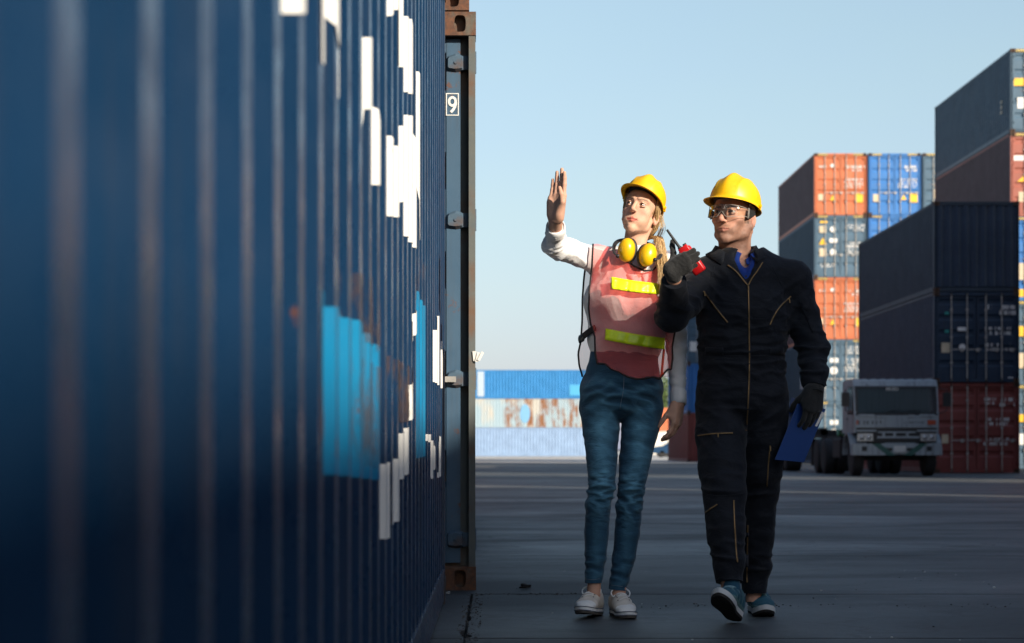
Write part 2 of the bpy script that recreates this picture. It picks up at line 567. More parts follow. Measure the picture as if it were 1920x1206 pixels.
def door_mesh(H, left, nrib=5):
    def fn():
        x0, x1 = (DX0, DXM - 0.012) if left else (DXM + 0.012, CW - DX0)
        z0, z1 = 0.135, H - 0.125
        mb = MB()
        yf, yb = 0.052, 0.10
        fr = 0.07
        # frame of the leaf
        mb.box(x0, yf, z0, x0 + fr, yb, z1); mb.box(x1 - fr, yf, z0, x1, yb, z1)
        mb.box(x0 + fr, yf + .002, z0, x1 - fr, yb, z0 + fr); mb.box(x0 + fr, yf + .002, z1 - fr, x1 - fr, yb, z1)
        # pressed panel: horizontal troughs
        h = (z1 - z0 - 2 * fr) / nrib
        pr = []
        for i in range(nrib):
            a = z0 + fr + i * h
            pr += [(a, yf + 0.006), (a + h - 0.19, yf + 0.006), (a + h - 0.14, yf + 0.04), (a + h - 0.05, yf + 0.04)]
        pr.append((z1 - fr, yf + 0.006))
        v, f = [], []
        for z, y in pr: v += [(x0 + fr, y, z), (x1 - fr, y, z)]
        for i in range(len(pr) - 1): f.append((2 * i, 2 * i + 1, 2 * i + 3, 2 * i + 2))
        mb.add(v, f)
        return mb.mesh('door')
    return cached(('door', H, left, nrib), fn)
def bar_mesh(H):
    def fn():
        mb = MB()
        z0, z1 = 0.05, H - 0.05
        mb.tube([(0, 0, z0), (0, 0, z1)], 0.017, 8)
        for z in (z0 + 0.02, z1 - 0.02): mb.box(-0.038, -0.014, z - 0.035, 0.038, 0.03, z + 0.035)
        for z in (H * 0.22, H * 0.5, H * 0.8): mb.box(-0.035, -0.020, z - 0.03, 0.035, 0.03, z + 0.03)
        mb.box(-0.014, -0.022, H * 0.36, 0.40, -0.010, H * 0.36 + 0.028)      # handle
        mb.box(0.26, -0.03, H * 0.36 - 0.05, 0.34, 0.03, H * 0.36 + 0.05)
        return mb.mesh('lock_bar')
    return cached(('bar', H), fn)
def hinge_mesh(right):
    def fn():
        sg = 1 if right else -1
        mb = MB()
        # blade: tapered plate with a raised boss, and the pin barrel on the post side
        pts = [(-0.072, -0.030), (-0.066, -0.040), (-0.028, -0.046), (0.012, -0.040), (0.012, 0.036), (-0.028, 0.048), (-0.066, 0.034), (-0.072, 0.024)]
        ring0 = [(sg * x, 0.0, z) for x, z in pts]
        ring1 = [(sg * x * 0.82 - sg * 0.008, -0.022, z * 0.70) for x, z in pts]
        n = len(pts)
        f = [tuple(range(n, 2 * n))] + [(i, (i + 1) % n, n + (i + 1) % n, n + i) for i in range(n)]
        mb.add(ring0 + ring1, f)
        mb.box(min(0, sg * 0.046), -0.012, -0.036, max(0, sg * 0.046), 0.004, 0.034)
        mb.tube([(sg * 0.058, -0.012, -0.055), (sg * 0.058, -0.012, 0.055)], 0.017, 10)
        mb.tube([(-sg * 0.028, -0.0215, 0), (-sg * 0.028, -0.0275, 0)], 0.009, 10)
        me = mb.mesh('hinge')
        bm = bmesh.new(); bm.from_mesh(me); bmesh.ops.recalc_face_normals(bm, faces=bm.faces); bm.to_mesh(me); bm.free()
        return me
    return cached(('hinge', right), fn)
def omat(o, m):
    if not o.data.materials: o.data.materials.append(None)
    o.material_slots[0].link = 'OBJECT'
    o.material_slots[0].material = m
    return o
m_steel = plain('galvanised_bar', (0.36, 0.34, 0.31), 0.5, 0.3, var=0.3, scale=15)
m_cast = rusty('corner_rust', (0.10, 0.045, 0.022), (0.045, 0.03, 0.024), (0.07, 0.065, 0.055), 16)
m_white = plain('decal_white', (0.78, 0.76, 0.72), 0.5, var=0.06)
m_yel = plain('decal_yellow', (0.85, 0.50, 0.03), 0.5)
m_tan = plain('decal_tan', (0.62, 0.50, 0.34), 0.6)
m_teal = plain('decal_teal', (0.03, 0.30, 0.26), 0.6)
m_haz = stripes('hazard_stripes', (0.78, 0.56, 0.14), (0.03, 0.03, 0.03), 14)
def glyph_rows(mb, x0, x1, z, h, y, rs, step=None):
    """a line of small stencilled marks, too small to read at this distance"""
    x = x0
    step = step or h * 0.62
    while x < x1 - step * 0.5:
        if rs.random() > 0.12:
            w = step * 0.72; t = h * 0.2
            k = rs.randrange(5)
            R_ = lambda a, b, c, d: mb.add([(a, y, c), (b, y, c), (b, y, d), (a, y, d)], [(0, 1, 2, 3)])
            if k in (0, 1, 2): R_(x, x + t, z, z + h)
            if k in (0, 2, 3): R_(x + w - t, x + w, z, z + h)
            if k in (0, 1, 3, 4): R_(x + t, x + w - t, z + h - t, z + h)
            if k in (1, 3, 4): R_(x + t, x + w - t, z + h * 0.4, z + h * 0.4 + t)
            if k in (0, 1, 4): R_(x + t, x + w - t, z, z + t)
        x += step
def decals(parent, H, spec, seed):
    """spec: (kind, u0, u1, v0, v1); u across the doors, v down from the top"""
    rs = random.Random(seed)
    txt = MB()
    for kind, u0, u1, v0, v1 in spec:
        x0, x1 = u0 * CW, u1 * CW
        za, zb = H * (1 - v1), H * (1 - v0)
        y = 0.0455
        if kind == 'text':
            n = max(1, round((zb - za) / 0.13)); h = (zb - za) / n
            for i in range(n):
                glyph_rows(txt, x0, x1, za + i * h + h * 0.15, h * 0.72, 0.0475, rs)
            continue
        mb = MB()
        if kind == 'tri':
            mb.prism([(x0, za), (x1, za), ((x0 + x1) / 2, zb)], 1, y, y + 0.004); m = m_yel
        elif kind == 'disc':
            cx, cz, r_ = (x0 + x1) / 2, (za + zb) / 2, (x1 - x0) / 2
            mb.prism([(cx + r_ * math.cos(k * math.pi / 9), cz + r_ * math.sin(k * math.pi / 9)) for k in range(18)], 1, y, y + 0.004); m = m_white
        else:
            mb.box(x0, y, za, x1, y + 0.004, zb); m = {'white': m_white, 'yellow': m_yel, 'tan': m_tan, 'teal': m_teal}[kind]
        mb.build('warning_sticker' if kind in ('tri', 'yellow') else 'sticker', m, parent)
    if txt.v: tag(txt.build('stencilled_lettering', m_white, parent), kind='stuff')
def container(label, loc, L, H, mat, rz=0.0, doors=True, spec=(), seed=0, haz=False, bars=None, group=None, cast=None, door_mat=None, hinges=None, side=None, full=True):
    root = empty('shipping_container', loc, rz)
    tag(root, label, 'container', group)
    ch = lambda name, me, m: omat(link(name, me, root), m)
    cast = cast or m_cast
    ch('side_panel', side_mesh(L, H, False), side or mat); ch('side_panel', side_mesh(L, H, True), side or mat)
    ch('rail_frame', frame_mesh(L, H), mat); ch('roof_panel', roof_mesh(L, H), mat)
    ch('end_panel', end_mesh(H, L, 1), mat)
    for x0, x1 in ((0.004, 0.075), (CW - 0.075, CW - 0.004)):
        ch('corner_post', post_mesh(x0, x1, L - 0.10, L - 0.004, H), mat)
    for x0, x1, y1 in ((0.003, 0.036, 0.075), (CW - 0.036, CW - 0.003, 0.075)):
        ch('corner_post', post_mesh(x0, x1, 0.006, y1, H), mat)
        xa, xb = (0.005, 0.16) if x0 < 1 else (CW - 0.16, CW - 0.005)
        ch('corner_post', post_mesh(xa, xb, 0.078, 0.14, H), mat)
    for sx, x in ((1, 0.0), (-1, CW)):
        for sy, y in ((1, 0.0), (-1, L)):
            for sz, z in ((1, 0.0), (-1, H)):
                if not full and y > 0: continue
                o = ch('corner_casting', casting_mesh(sx, sy, sz), cast); o.location = (x, y, z)
    if not doors:
        ch('end_panel', end_mesh(H, 0.0, -1), door_mat or mat)
        return root
    for left in (True, False):
        d = ch('door', door_mesh(H, left), door_mat or mat)
        xs = (0.50, 0.95) if left else (CW - 0.95, CW - 0.50)
        for x in xs:
            b = omat(link('lock_bar', bar_mesh(H), d), bars or m_steel)
            b.location = (x, 0.026, 0)
            if not left: pass
        for z in (hinges or (0.12 * H + .02, 0.365 * H, 0.64 * H, 0.91 * H)):
            hg = omat(link('hinge', hinge_mesh(not left), d), mat)
            hg.location = (DX0 - 0.005 if left else CW - DX0 + 0.005, 0.05, z)
    if haz:
        for x0 in (0.18, CW - 0.62):
            MB().box(x0, 0.006, H - 0.105, x0 + 0.44, 0.0115, H - 0.02).build('hazard_stripe', m_haz, root)
    if spec: decals(root, H, spec, seed)
    return root
# ------------------------------------------------------------ colours
p_navy = paint('paint_navy', (0.0048, 0.026, 0.064), 0.28, 0.12, 0.40, fade=(0.0082, 0.034, 0.084), bmp=0.03)
p_navy2 = paint('paint_steel_navy', (0.011, 0.046, 0.078), 0.5, 0.45, 0.3)
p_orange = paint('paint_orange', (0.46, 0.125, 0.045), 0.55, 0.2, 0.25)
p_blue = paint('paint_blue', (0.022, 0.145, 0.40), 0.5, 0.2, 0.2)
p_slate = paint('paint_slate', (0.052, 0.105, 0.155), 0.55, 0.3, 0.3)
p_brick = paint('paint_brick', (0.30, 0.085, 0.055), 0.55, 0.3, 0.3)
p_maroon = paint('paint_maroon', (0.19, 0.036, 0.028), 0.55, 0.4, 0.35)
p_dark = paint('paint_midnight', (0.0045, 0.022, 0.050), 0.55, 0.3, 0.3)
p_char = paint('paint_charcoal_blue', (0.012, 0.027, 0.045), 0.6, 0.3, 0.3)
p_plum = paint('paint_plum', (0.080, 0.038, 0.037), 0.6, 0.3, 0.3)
p_slate_shade = paint('paint_slate_shade', (0.016, 0.046, 0.068), 0.6, 0.3, 0.3)  # darker copy of slate: shade on the side panels put into the paint
p_sky = paint('paint_bright_blue', (0.004, 0.145, 0.36), 0.5, 0.1, 0.15)
p_pale = paint('paint_pale_blue', (0.19, 0.28, 0.42), 0.6, 0.3, 0.3)
p_cream = paint('paint_cream', (0.60, 0.57, 0.50), 0.6, 0.2, 0.2)
HC, ST, L40, L20 = 2.896, 2.591, 12.192, 6.058
# ------------------------------------------------------------ tall stack beyond the man: orange, blue and slate door ends
D_A = 95.5
XA = 598 / (F / D_A)
num = [('text', .63, .97, .19, .25), ('text', .72, .93, .25, .30), ('text', .57, .92, .40, .56)]
orange_spec = [('text', .10, .24, .19, .24), ('disc', .31, .38, .17, .23), ('tan', .08, .17, .66, .76), ('tri', .30, .41, .67, .76), ('yellow', .78, .93, .65, .79)] + num
slate_spec = [('yellow', .11, .25, .09, .125), ('tan', .10, .23, .17, .28), ('disc', .30, .41, .18, .27), ('tri', .09, .24, .36, .47), ('white', .29, .44, .37, .44), ('tan', .10, .23, .53, .66), ('disc', .30, .42, .54, .64), ('text', .65, .97, .14, .26), ('text', .60, .93, .42, .62), ('text', .1, .4, .77, .84)]
blue_spec = [('tan', .09, .20, .66, .78), ('tri', .62, .73, .66, .75), ('yellow', .78, .94, .65, .79)] + num
lower_spec = [('white', .30, .46, .30, .37), ('disc', .30, .45, .44, .56), ('text', .65, .98, .10, .24), ('text', .58, .98, .30, .52), ('tan', .1, .2, .66, .75)]
tall_a = [
    [('slate door-end container on the ground, lowest of the stack with an orange top', p_slate, lower_spec),
     ('blue container with white side lettering, second up in the orange-topped stack', p_slate, lower_spec),
     ('orange container in the middle of the stack above a blue one', p_orange, orange_spec),
     ('slate container with pale stickers directly under the topmost orange container', p_slate, slate_spec),
     ('orange container topmost of its stack with yellow sticker on the right door', p_orange, orange_spec)],
    [('bottom blue container of the column right of the orange-topped stack', p_blue, blue_spec),
     ('second blue container up in the column right of the orange-topped stack', p_blue, blue_spec),
     ('middle blue container of the column right of the orange-topped stack', p_blue, blue_spec),
     ('blue container half hidden by the dark stack, just under the topmost blue one', p_blue, [('disc', .10, .22, .30, .40)] + blue_spec),
     ('bright blue container topmost of its column, right of the topmost orange one', p_blue, blue_spec)],
    [None, None, None,
     ('slate container under the topmost slate one, behind the dark stack', p_slate, slate_spec),
     ('slate container with two yellow warning triangles, topmost right of the blue one', p_slate, [('tri', .22, .47, .20, .32), ('tri', .22, .47, .41, .52), ('tan', .22, .48, .58, .73)])],
]
side_word = None
for c, column in enumerate(tall_a):
    for t, it in enumerate(column):
        if it is None: continue
        o = container(it[0], (XA + c * (CW + 0.09), D_A, t * HC), L40, HC, it[1], spec=it[2], seed=10 * c + t, haz=True, group='orange, blue and slate containers stacked beyond the man', side={p_orange: p_plum, p_slate: p_slate_shade}.get(it[1]))
        if c == 0 and t == 1:
            mb = MB(); rs = random.Random(4)
            for (ya, yb, za, zb) in ((3.2, 4.5, 1.9, 2.5), (1.6, 3.0, 1.5, 1.75), (2.0, 4.4, 0.7, 1.25), (3.0, 4.4, 2.55, 2.7)):
                y = ya
                while y < yb:
                    mb.box(-0.004, y, za, -0.001, y + 0.22, zb); y += 0.36
            tag(mb.build('side_lettering', m_white, o), kind='stuff')
# ------------------------------------------------------------ five-high stack at the right edge of the frame
D_B = 70.5
XB = 966 / (F / D_B)
right_spec = [('yellow', .05, .35, .35, .44), ('white', .10, .22, .58, .71), ('text', .6, .95, .2, .4)]
for t, (lab, m, sp) in enumerate([
        ('yellow-stickered slate container at the very bottom of the five-high right-edge stack', p_slate, right_spec),
        ('cream-marked slate container second from the ground at the right frame edge', p_slate, [('yellow', .0, .3, .3, .42), ('tan', .0, .3, .62, .8)]),
        ('pale blue container third up at the right frame edge, beside the dark stack', p_blue, [('tan', .0, .3, .55, .75), ('yellow', 0, .3, .86, .95)]),
        ('brick red container second from the top of the right-edge stack', p_brick, [('white', .05, .35, .27, .33), ('tri', .10, .34, .49, .58), ('tan', .12, .26, .70, .82), ('text', .6, .95, .2, .4)]),
        ('slate blue container topmost of the tallest stack at the right edge', p_slate, right_spec)]):
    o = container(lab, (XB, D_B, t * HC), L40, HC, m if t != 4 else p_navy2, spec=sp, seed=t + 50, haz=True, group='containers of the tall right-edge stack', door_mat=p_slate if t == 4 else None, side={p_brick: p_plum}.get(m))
    if t == 4:
        glyph = MB()
        for k in range(3): glyph.box(-0.004, 1.2, 1.2 + k * .18 - .35, -0.001, 1.42, 1.31 + k * .18 - .35)
        tag(glyph.build('stencilled_lettering', m_tan, o), kind='stuff')
# ------------------------------------------------------------ shaded three-high stack behind the truck
D_C = 58.5
XC = 823 / (F / D_C)
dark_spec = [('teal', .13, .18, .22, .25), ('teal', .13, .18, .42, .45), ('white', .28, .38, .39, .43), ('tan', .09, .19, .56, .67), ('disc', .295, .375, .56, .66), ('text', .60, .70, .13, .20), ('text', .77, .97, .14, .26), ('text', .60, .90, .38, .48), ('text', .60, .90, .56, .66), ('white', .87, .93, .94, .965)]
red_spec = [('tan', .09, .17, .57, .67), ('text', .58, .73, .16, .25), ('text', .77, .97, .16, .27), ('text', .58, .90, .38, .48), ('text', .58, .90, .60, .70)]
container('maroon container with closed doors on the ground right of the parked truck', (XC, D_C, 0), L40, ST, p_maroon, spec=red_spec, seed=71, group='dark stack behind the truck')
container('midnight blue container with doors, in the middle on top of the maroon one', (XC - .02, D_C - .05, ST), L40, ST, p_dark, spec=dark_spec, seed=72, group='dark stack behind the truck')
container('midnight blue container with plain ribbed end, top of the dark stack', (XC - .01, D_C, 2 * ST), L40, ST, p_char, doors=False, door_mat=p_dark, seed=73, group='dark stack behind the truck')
# ------------------------------------------------------------ three-high stack half hidden behind the man
D_S = 108.0
XS_ = (1289 - CX) * D_S / F
for t, (lab, m) in enumerate([('maroon container at ground level just left of the man, behind him', p_maroon),
                              ('blue container above the maroon one, half hidden behind the man', p_blue),
                              ('grey blue container with white marks, top of the stack behind the man', p_slate)]):
    container(lab, (XS_, D_S, t * ST), L40, ST, m, spec=[('white', .05, .2, .55, .75)] if t == 2 else (), seed=80 + t, doors=(t == 2), group='stack half hidden behind the man')
# ------------------------------------------------------------ far wall of containers seen side-on
D_F = 184.0
def rusty_side():
    m, nt, b = _new('paint_cream_rusted')
    g = nt.nodes.new('ShaderNodeTexCoord').outputs['Object']
    sx = nt.nodes.new('ShaderNodeSeparateXYZ'); nt.links.new(g, sx.inputs[0])
    n1 = noise(nt, 1.6, 7, 0.7, src=g, stretch=(1, 1.2, 0.5)); n2 = noise(nt, 0.35, 3, src=g, stretch=(1, 1, 0.4))
    c = mix(nt, rng(nt, n2, 0.42, 0.5), (0.44, 0.42, 0.37), (0.30, 0.40, 0.45))
    f = math_(nt, 'MULTIPLY', rng(nt, n1, 0.42, 0.56), rng(nt, sx.outputs[1], 8.6, 8.3))
    f2 = rng(nt, noise(nt, 0.9, 4, src=g, stretch=(1, 1.4, 0.15)), 0.42, 0.52)
    c = mix(nt, math_(nt, 'MULTIPLY', f, f2), c, (0.22, 0.09, 0.035))
    nt.links.new(c, b.inputs['Base Color']); b.inputs['Roughness'].default_value = 0.8
    return m
p_rustside = rusty_side()
XF = (868 - CX) * D_F / F
# local +y runs along world -x when turned by +90 degrees: the left long side then faces the camera
for t, (lab, m) in enumerate([('pale blue container seen side-on, lowest of the far sunlit row', p_pale),
                              ('cream container with rusted patches, middle of the far sunlit row', p_rustside),
                              ('bright blue container seen side-on, topmost of the far sunlit row', p_sky)]):
    o = container(lab, (XF + L40, D_F, t * ST), L40, ST, m, rz=R(90), seed=90 + t, doors=False, group='far containers seen side-on')
    if t == 2:
        MB().box(-0.004, L40 - 1.9, .2, -0.001, L40 - 1.3, 2.45).build('pale_repaint_patch', plain('patch_pale', (0.38, 0.46, 0.54), 0.6), o)
        MB().box(-0.004, 0.6, .3, -0.001, 2.6, 1.25).build('pale_repaint_patch', plain('patch_cyan', (0.06, 0.33, 0.56), 0.6), o)
    if t == 1:
        for (a, b, zc, rr) in ((6.2, 7.0, 1.25, 1.0),):
            MB().prism([((a + b) / 2 + .45 * math.cos(k * .35), zc + .85 * math.sin(k * .35)) for k in range(18)], 0, -0.004, -0.001).build('pale_repaint_patch', plain('patch_blue', (0.16, 0.36, 0.56), 0.6), o)
D_G = 225.0
XG = (1175 - CX) * D_G / F
for t, (lab, m) in enumerate([('white container low behind the parked car, between the two walkers', p_cream), ('orange container seen side-on far off between the two walkers', p_orange)]):
    container(lab, (XG + L40, D_G, t * ST), L40, ST, m, rz=R(90), seed=95 + t, doors=False, group='far pair of containers between the walkers')
# ------------------------------------------------------------ rows along the right of the aisle, out of frame: they shade the foreground
k = 0
for (y, L) in ((-40.0, L40), (-27.6, L40), (-15.2, L40), (-2.95, L40), (9.4, L40), (25.6, L40)):
    for t in range(3):
        container('container in the row along the right of the aisle, out of frame', (XC, y, t * HC), L, HC, (p_navy2, p_brick, p_slate)[(t + k) % 3], seed=k, group='row of containers out of frame at right', full=False)
    k += 1
for t in range(5):  # unseen cross stack, placed to shade the truck and the dark stack
    for x in (12.64, 25.0):
        container('unseen container of the five-high cross stack placed to shade the truck', (x + L40, 46.45, t * HC), L40, HC, (p_maroon, p_slate, p_orange)[t % 3], rz=R(90), seed=k, group='five-high cross stack out of frame at right', full=False)
# unseen rows added at left, behind the container marked 9, to block sky light
for q in range(10):
    for t in range(4 if q else 3):
        container('unseen container added at left to block sky light', (-2.3 - CW, 24.0 + q * 12.75, t * HC), L40, HC, (p_char, p_maroon, p_slate)[(t + q) % 3], seed=k, doors=False, group='unseen containers added to block the sky at left', full=False)
# ------------------------------------------------------------ the blue container whose door end carries the 9
D_N = 0.71 * F / 266
XN = (892.5 - CX) * D_N / F
p_door = paint('paint_door_blue', (0.034, 0.085, 0.145), 0.5, 0.9, 0.5, fade=(0.05, 0.108, 0.17))
m_castn = rusty('casting_near', (0.17, 0.065, 0.028), (0.06, 0.036, 0.026), (0.12, 0.115, 0.09), 34)
m_postn = rusty('post_worn', (0.12, 0.125, 0.11), (0.10, 0.115, 0.115), (0.15, 0.07, 0.03), 13)
near = container('blue container behind the foreground one, its door end marked 9', (XN - CW * math.cos(R(.9)), D_N - CW * math.sin(R(.9)), 0), L40, HC, p_door, seed=101, rz=R(.9), cast=m_castn, hinges=[CZ + (CY - y) * D_N / F for y in (1012, 710, 411, 115)])
for ch_ in near.children:
    if ch_.name.startswith('corner_post'): omat(ch_, m_postn)
    if ch_.name.startswith('door'):
        for h in ch_.children:
            if h.name.startswith('hinge'): omat(h, rusty('hinge_worn', (0.065, 0.11, 0.155), (0.055, 0.10, 0.145), (0.11, 0.06, 0.035), 30))
container('rust-cornered container on top of the blue one marked 9', (XN - .034 - CW * math.cos(R(.9)), D_N + .02 - CW * math.sin(R(.9)), HC + 0.012), L40, HC, p_door, seed=102, rz=R(.9), cast=m_castn)
def text_mesh(s, size, bold=0.0):
    cu = bpy.data.curves.new('txt', 'FONT'); cu.body = s; cu.size = size; cu.offset = bold; cu.fill_mode = 'FRONT'
    cu.align_x = 'CENTER'
    o = bpy.data.objects.new('txt', cu); COL.objects.link(o)
    bpy.context.view_layer.update()
    me = bpy.data.meshes.new_from_object(o.evaluated_get(bpy.context.evaluated_depsgraph_get()))
    bpy.data.objects.remove(o); bpy.data.curves.remove(cu)
    return me
m_num = paint('number_white', (0.74, 0.72, 0.66), 0.6, 0.0, 0.3)
n0 = P(836.5, 217, D_N + 0.05); n1 = P(860.5, 175, D_N + 0.05)
plate = MB()
t_ = 0.0045
plate.box(n0.x, 0, n0.z, n1.x, .002, n0.z + t_).box(n0.x, 0, n1.z - t_, n1.x, .002, n1.z).box(n0.x, 0, n0.z + t_, n0.x + t_, .002, n1.z - t_).box(n1.x - t_, 0, n0.z + t_, n1.x, .002, n1.z - t_)
po = plate.build('number_frame', m_num, near); po.location = (-(XN - CW), 0.0495, 0)
nine = MB()
cx9, cz9, W9 = (n0.x + n1.x) / 2 - (XN - CW), 0.0, (n1.x - n0.x) * 0.26
H9 = n1.z - n0.z
def stroke(pts, w, y):
    for i in range(len(pts) - 1):
        (x0, z0, w0), (x1, z1, w1) = pts[i], pts[i + 1]
        L_ = math.hypot(x1 - x0, z1 - z0) + 1e-9; nx, nz = -(z1 - z0) / L_, (x1 - x0) / L_
        e = 0.12 * L_; tx, tz = (x1 - x0) / L_ * e, (z1 - z0) / L_ * e
        nine.add([(x0 - tx + nx * w0, y - i * 2e-5, z0 - tz + nz * w0), (x1 + tx + nx * w1, y - i * 2e-5, z1 + tz + nz * w1), (x1 + tx - nx * w1, y - i * 2e-5, z1 + tz - nz * w1), (x0 - tx - nx * w0, y - i * 2e-5, z0 - tz - nz * w0)], [(0, 1, 2, 3)])
zc = n0.z + H9 * 0.63
ring9 = [(cx9 + W9 * math.cos(a), zc + H9 * 0.185 * math.sin(a), 0.0062) for a in [2 * math.pi * k / 22 for k in range(23)]]
stroke(ring9, 0, 0.049)
tail9 = [(cx9 + W9, zc, .0062), (cx9 + W9 * .98, zc - H9 * .12, .0062), (cx9 + W9 * .7, zc - H9 * .26, .0064), (cx9 + W9 * .2, zc - H9 * .38, .0066), (cx9 - W9 * .4, zc - H9 * .47, .0068)]
stroke(tail9, 0, 0.0484)
nine.build('number_nine', m_num, near)
# torn white tape flapping on the post
mb = MB(); tp = P(889, 668, D_N)
for i, (dx, dz, w, an) in enumerate(((0.004, 0.0, 0.02, 0.1), (0.018, -0.006, 0.016, -0.25), (0.032, -0.002, 0.014, -0.5))):
    c, s_ = math.cos(an), math.sin(an)
    q = [(-w / 2, -0.024), (w / 2, -0.022), (w / 2, 0.024), (-w / 2, 0.026)]
    mb.prism([(dx + a * c - b * s_, dz + a * s_ + b * c) for a, b in q], 1, -0.006 * (i + 1) + .002, -0.006 * (i + 1) + 0.0032)
o = mb.build('torn_tape', plain('tape_white', (0.72, 0.70, 0.64), 0.6), near)
o.location = (tp.x - (XN - CW), 0.002, tp.z)

# ------------------------------------------------------------ the foreground container on the left, seen along its side
D_E = 0.71 * F / 287
XE = (836 - CX) * D_E / F
Y0 = D_E - L40
fore = container('dark blue container filling the left foreground, white letters on its ribbed side', (XE - CW, Y0, 0), L40, HC, p_navy, seed=111, cast=rusty('casting_dark', (0.06, 0.04, 0.03), (0.035, 0.035, 0.04), (0.05, 0.06, 0.075), 20), doors=False)
container('unseen dark blue container added on top of the foreground one', (XE - CW, Y0, HC + .01), L40, HC, p_navy2, seed=112, doors=False)  # added above the frame to block sky light from the left
prof = corr_profile(0.09, L40 - 0.09)
FX = CW - 0.010
def inset(t):
    for (t0, d0), (t1, d1) in zip(prof, prof[1:]):
        if t0 <= t <= t1: return d0 + (d1 - d0) * (t - t0) / max(t1 - t0, 1e-9)
    return 0.0
XW = XE - 0.010
def wall(x, y):
    """photo pixel on the side wall -> (along, height) on the wall"""
    d = (XW - 0.008) * F / (x - CX)      # the camera sees mostly the slopes between the outer flats
    return (d - Y0, CZ + (CY - y) * d / F)
def wall_paint(name, polys, mat, lift):
    """flat paint following the ribs: polygons in (along, height) cut at every fold"""
    bm = bmesh.new()
    for pts in polys:
        vs = [bm.verts.new((0, t, z)) for t, z in pts]
        try: bm.faces.new(vs)
        except ValueError: pass
    lo = min(p[0] for q in polys for p in q); hi = max(p[0] for q in polys for p in q)
    for t, d in prof:
        if lo - .01 < t < hi + .01:
            bmesh.ops.bisect_plane(bm, geom=bm.verts[:] + bm.edges[:] + bm.faces[:], plane_co=(0, t, 0), plane_no=(0, 1, 0), dist=1e-6)
    for v in bm.verts:
        v.co.x = FX - inset(v.co.y) + lift
    bmesh.ops.recalc_face_normals(bm, faces=bm.faces)
    for f in bm.faces:
        if f.normal.x < 0: f.normal_flip()
    me = bpy.data.meshes.new(name); bm.to_mesh(me); bm.free(); me.materials.append(mat)
    return link(name, me, fore)
HI = -330
A_ = lambda *pts: [wall(x, y) for x, y in pts]
letters = [
    A_((520, -60), (520, 14), (527, 25), (566, 26), (573, 14), (573, -60)),
    A_((590, HI), (590, 117), (594, 121), (608, 121), (609, 110), (609, 0), (606, HI)),
    A_((609, 0), (641, 184), (641, HI), (609, HI)),
    A_((653, HI), (653, 234), (661, 238), (661, HI)),
    A_((677, 70), (675, 85), (674, 205), (671, 276), (682, 282), (683, 205), (692, 205), (692, 70)),
    A_((692, 69), (692, 205), (693, 345), (709, 349), (708, 260), (703, 215), (697, 190), (697, 85), (694, 69)),
    A_((724, 250), (725, 405), (744, 408), (741, 278)), A_((742, 236), (744, 390), (752, 370), (751, 236)),
    A_((720, HI), (722, 35), (739, 18), (739, HI)), A_((739, HI), (740, 124), (749, 126), (749, HI)),
    A_((752, 27), (753, 171), (771, 178), (770, 60), (766, 36)), A_((753, 215), (755, 440), (776, 468), (775, 300), (772, 230), (768, 217)),
    A_((777, 127), (779, 300), (781, 450), (784, 450), (784, 270), (782, 140)),
    A_((708, 872), (708, 1012), (727, 1009), (727, 867)), A_((727.4, 866), (727.4, 985), (743, 976), (743, 858)),
    A_((743.4, 818), (745, 902), (760, 888), (760, 800)), A_((759.6, 737), (760, 797), (769, 783), (769, 713)),
    A_((767, 606), (767, 640), (777, 622), (777, 576)),
    A_((810, 619), (810, 716), (815, 718), (815, 619)), A_((815.3, 594), (815.3, 722), (820, 722), (820, 592)), A_((824.5, 640), (824.5, 728), (826, 728), (826, 640)),
    A_((794, 814), (795, 826), (804, 830), (804, 815)), A_((803.6, 826), (803.6, 901), (808, 896), (812.5, 872), (812.5, 842), (808, 826)),
    A_((794.5, 852), (794.5, 865), (796, 865), (796, 852)), A_((794.5, 898), (794.5, 908), (796, 908), (796, 898)),
    A_((819, 817), (819, 828), (821, 830), (820.5, 885), (818, 886), (818, 896), (822, 894), (824.5, 888), (825, 820)),
]
m_let = paint('lettering_white', (0.80, 0.79, 0.74), 0.5, 0.12, 0.12, fade=(0.74, 0.73, 0.69))
for grp in ((0,), (1, 2, 3), (4, 5), (6, 7, 8, 9, 10, 11), (12,), (13, 14, 15, 16, 17), (18, 19), (20,), (21, 22), (23,), (24,), (25,)):
    if max(grp) < len(letters): wall_paint('white_letter', [letters[g] for g in grp], m_let, 0.0022)
m_cy = paint('repair_patch_blue', (0.004, 0.15, 0.31), 0.5, 0.6, 0.6, fade=(0.006, 0.22, 0.41))
wall_paint('repair_patch', [A_((592, 545), (592, 888), (650, 893), (708, 901), (708, 655), (695, 640), (680, 620), (665, 600), (642, 596), (640, 577), (612, 575), (600, 550))], m_cy, 0.0010)
wall_paint('repair_patch', [A_((776, 530), (776, 860), (793, 856), (793, 575), (782, 555))], m_cy, 0.0012)
wall_paint('yellow_edge_tape', [A_((827.6, 775), (827.6, 912), (829, 912), (829, 775))], plain('tape_faded_yellow', (0.32, 0.20, 0.04), 0.7), 0.0015)

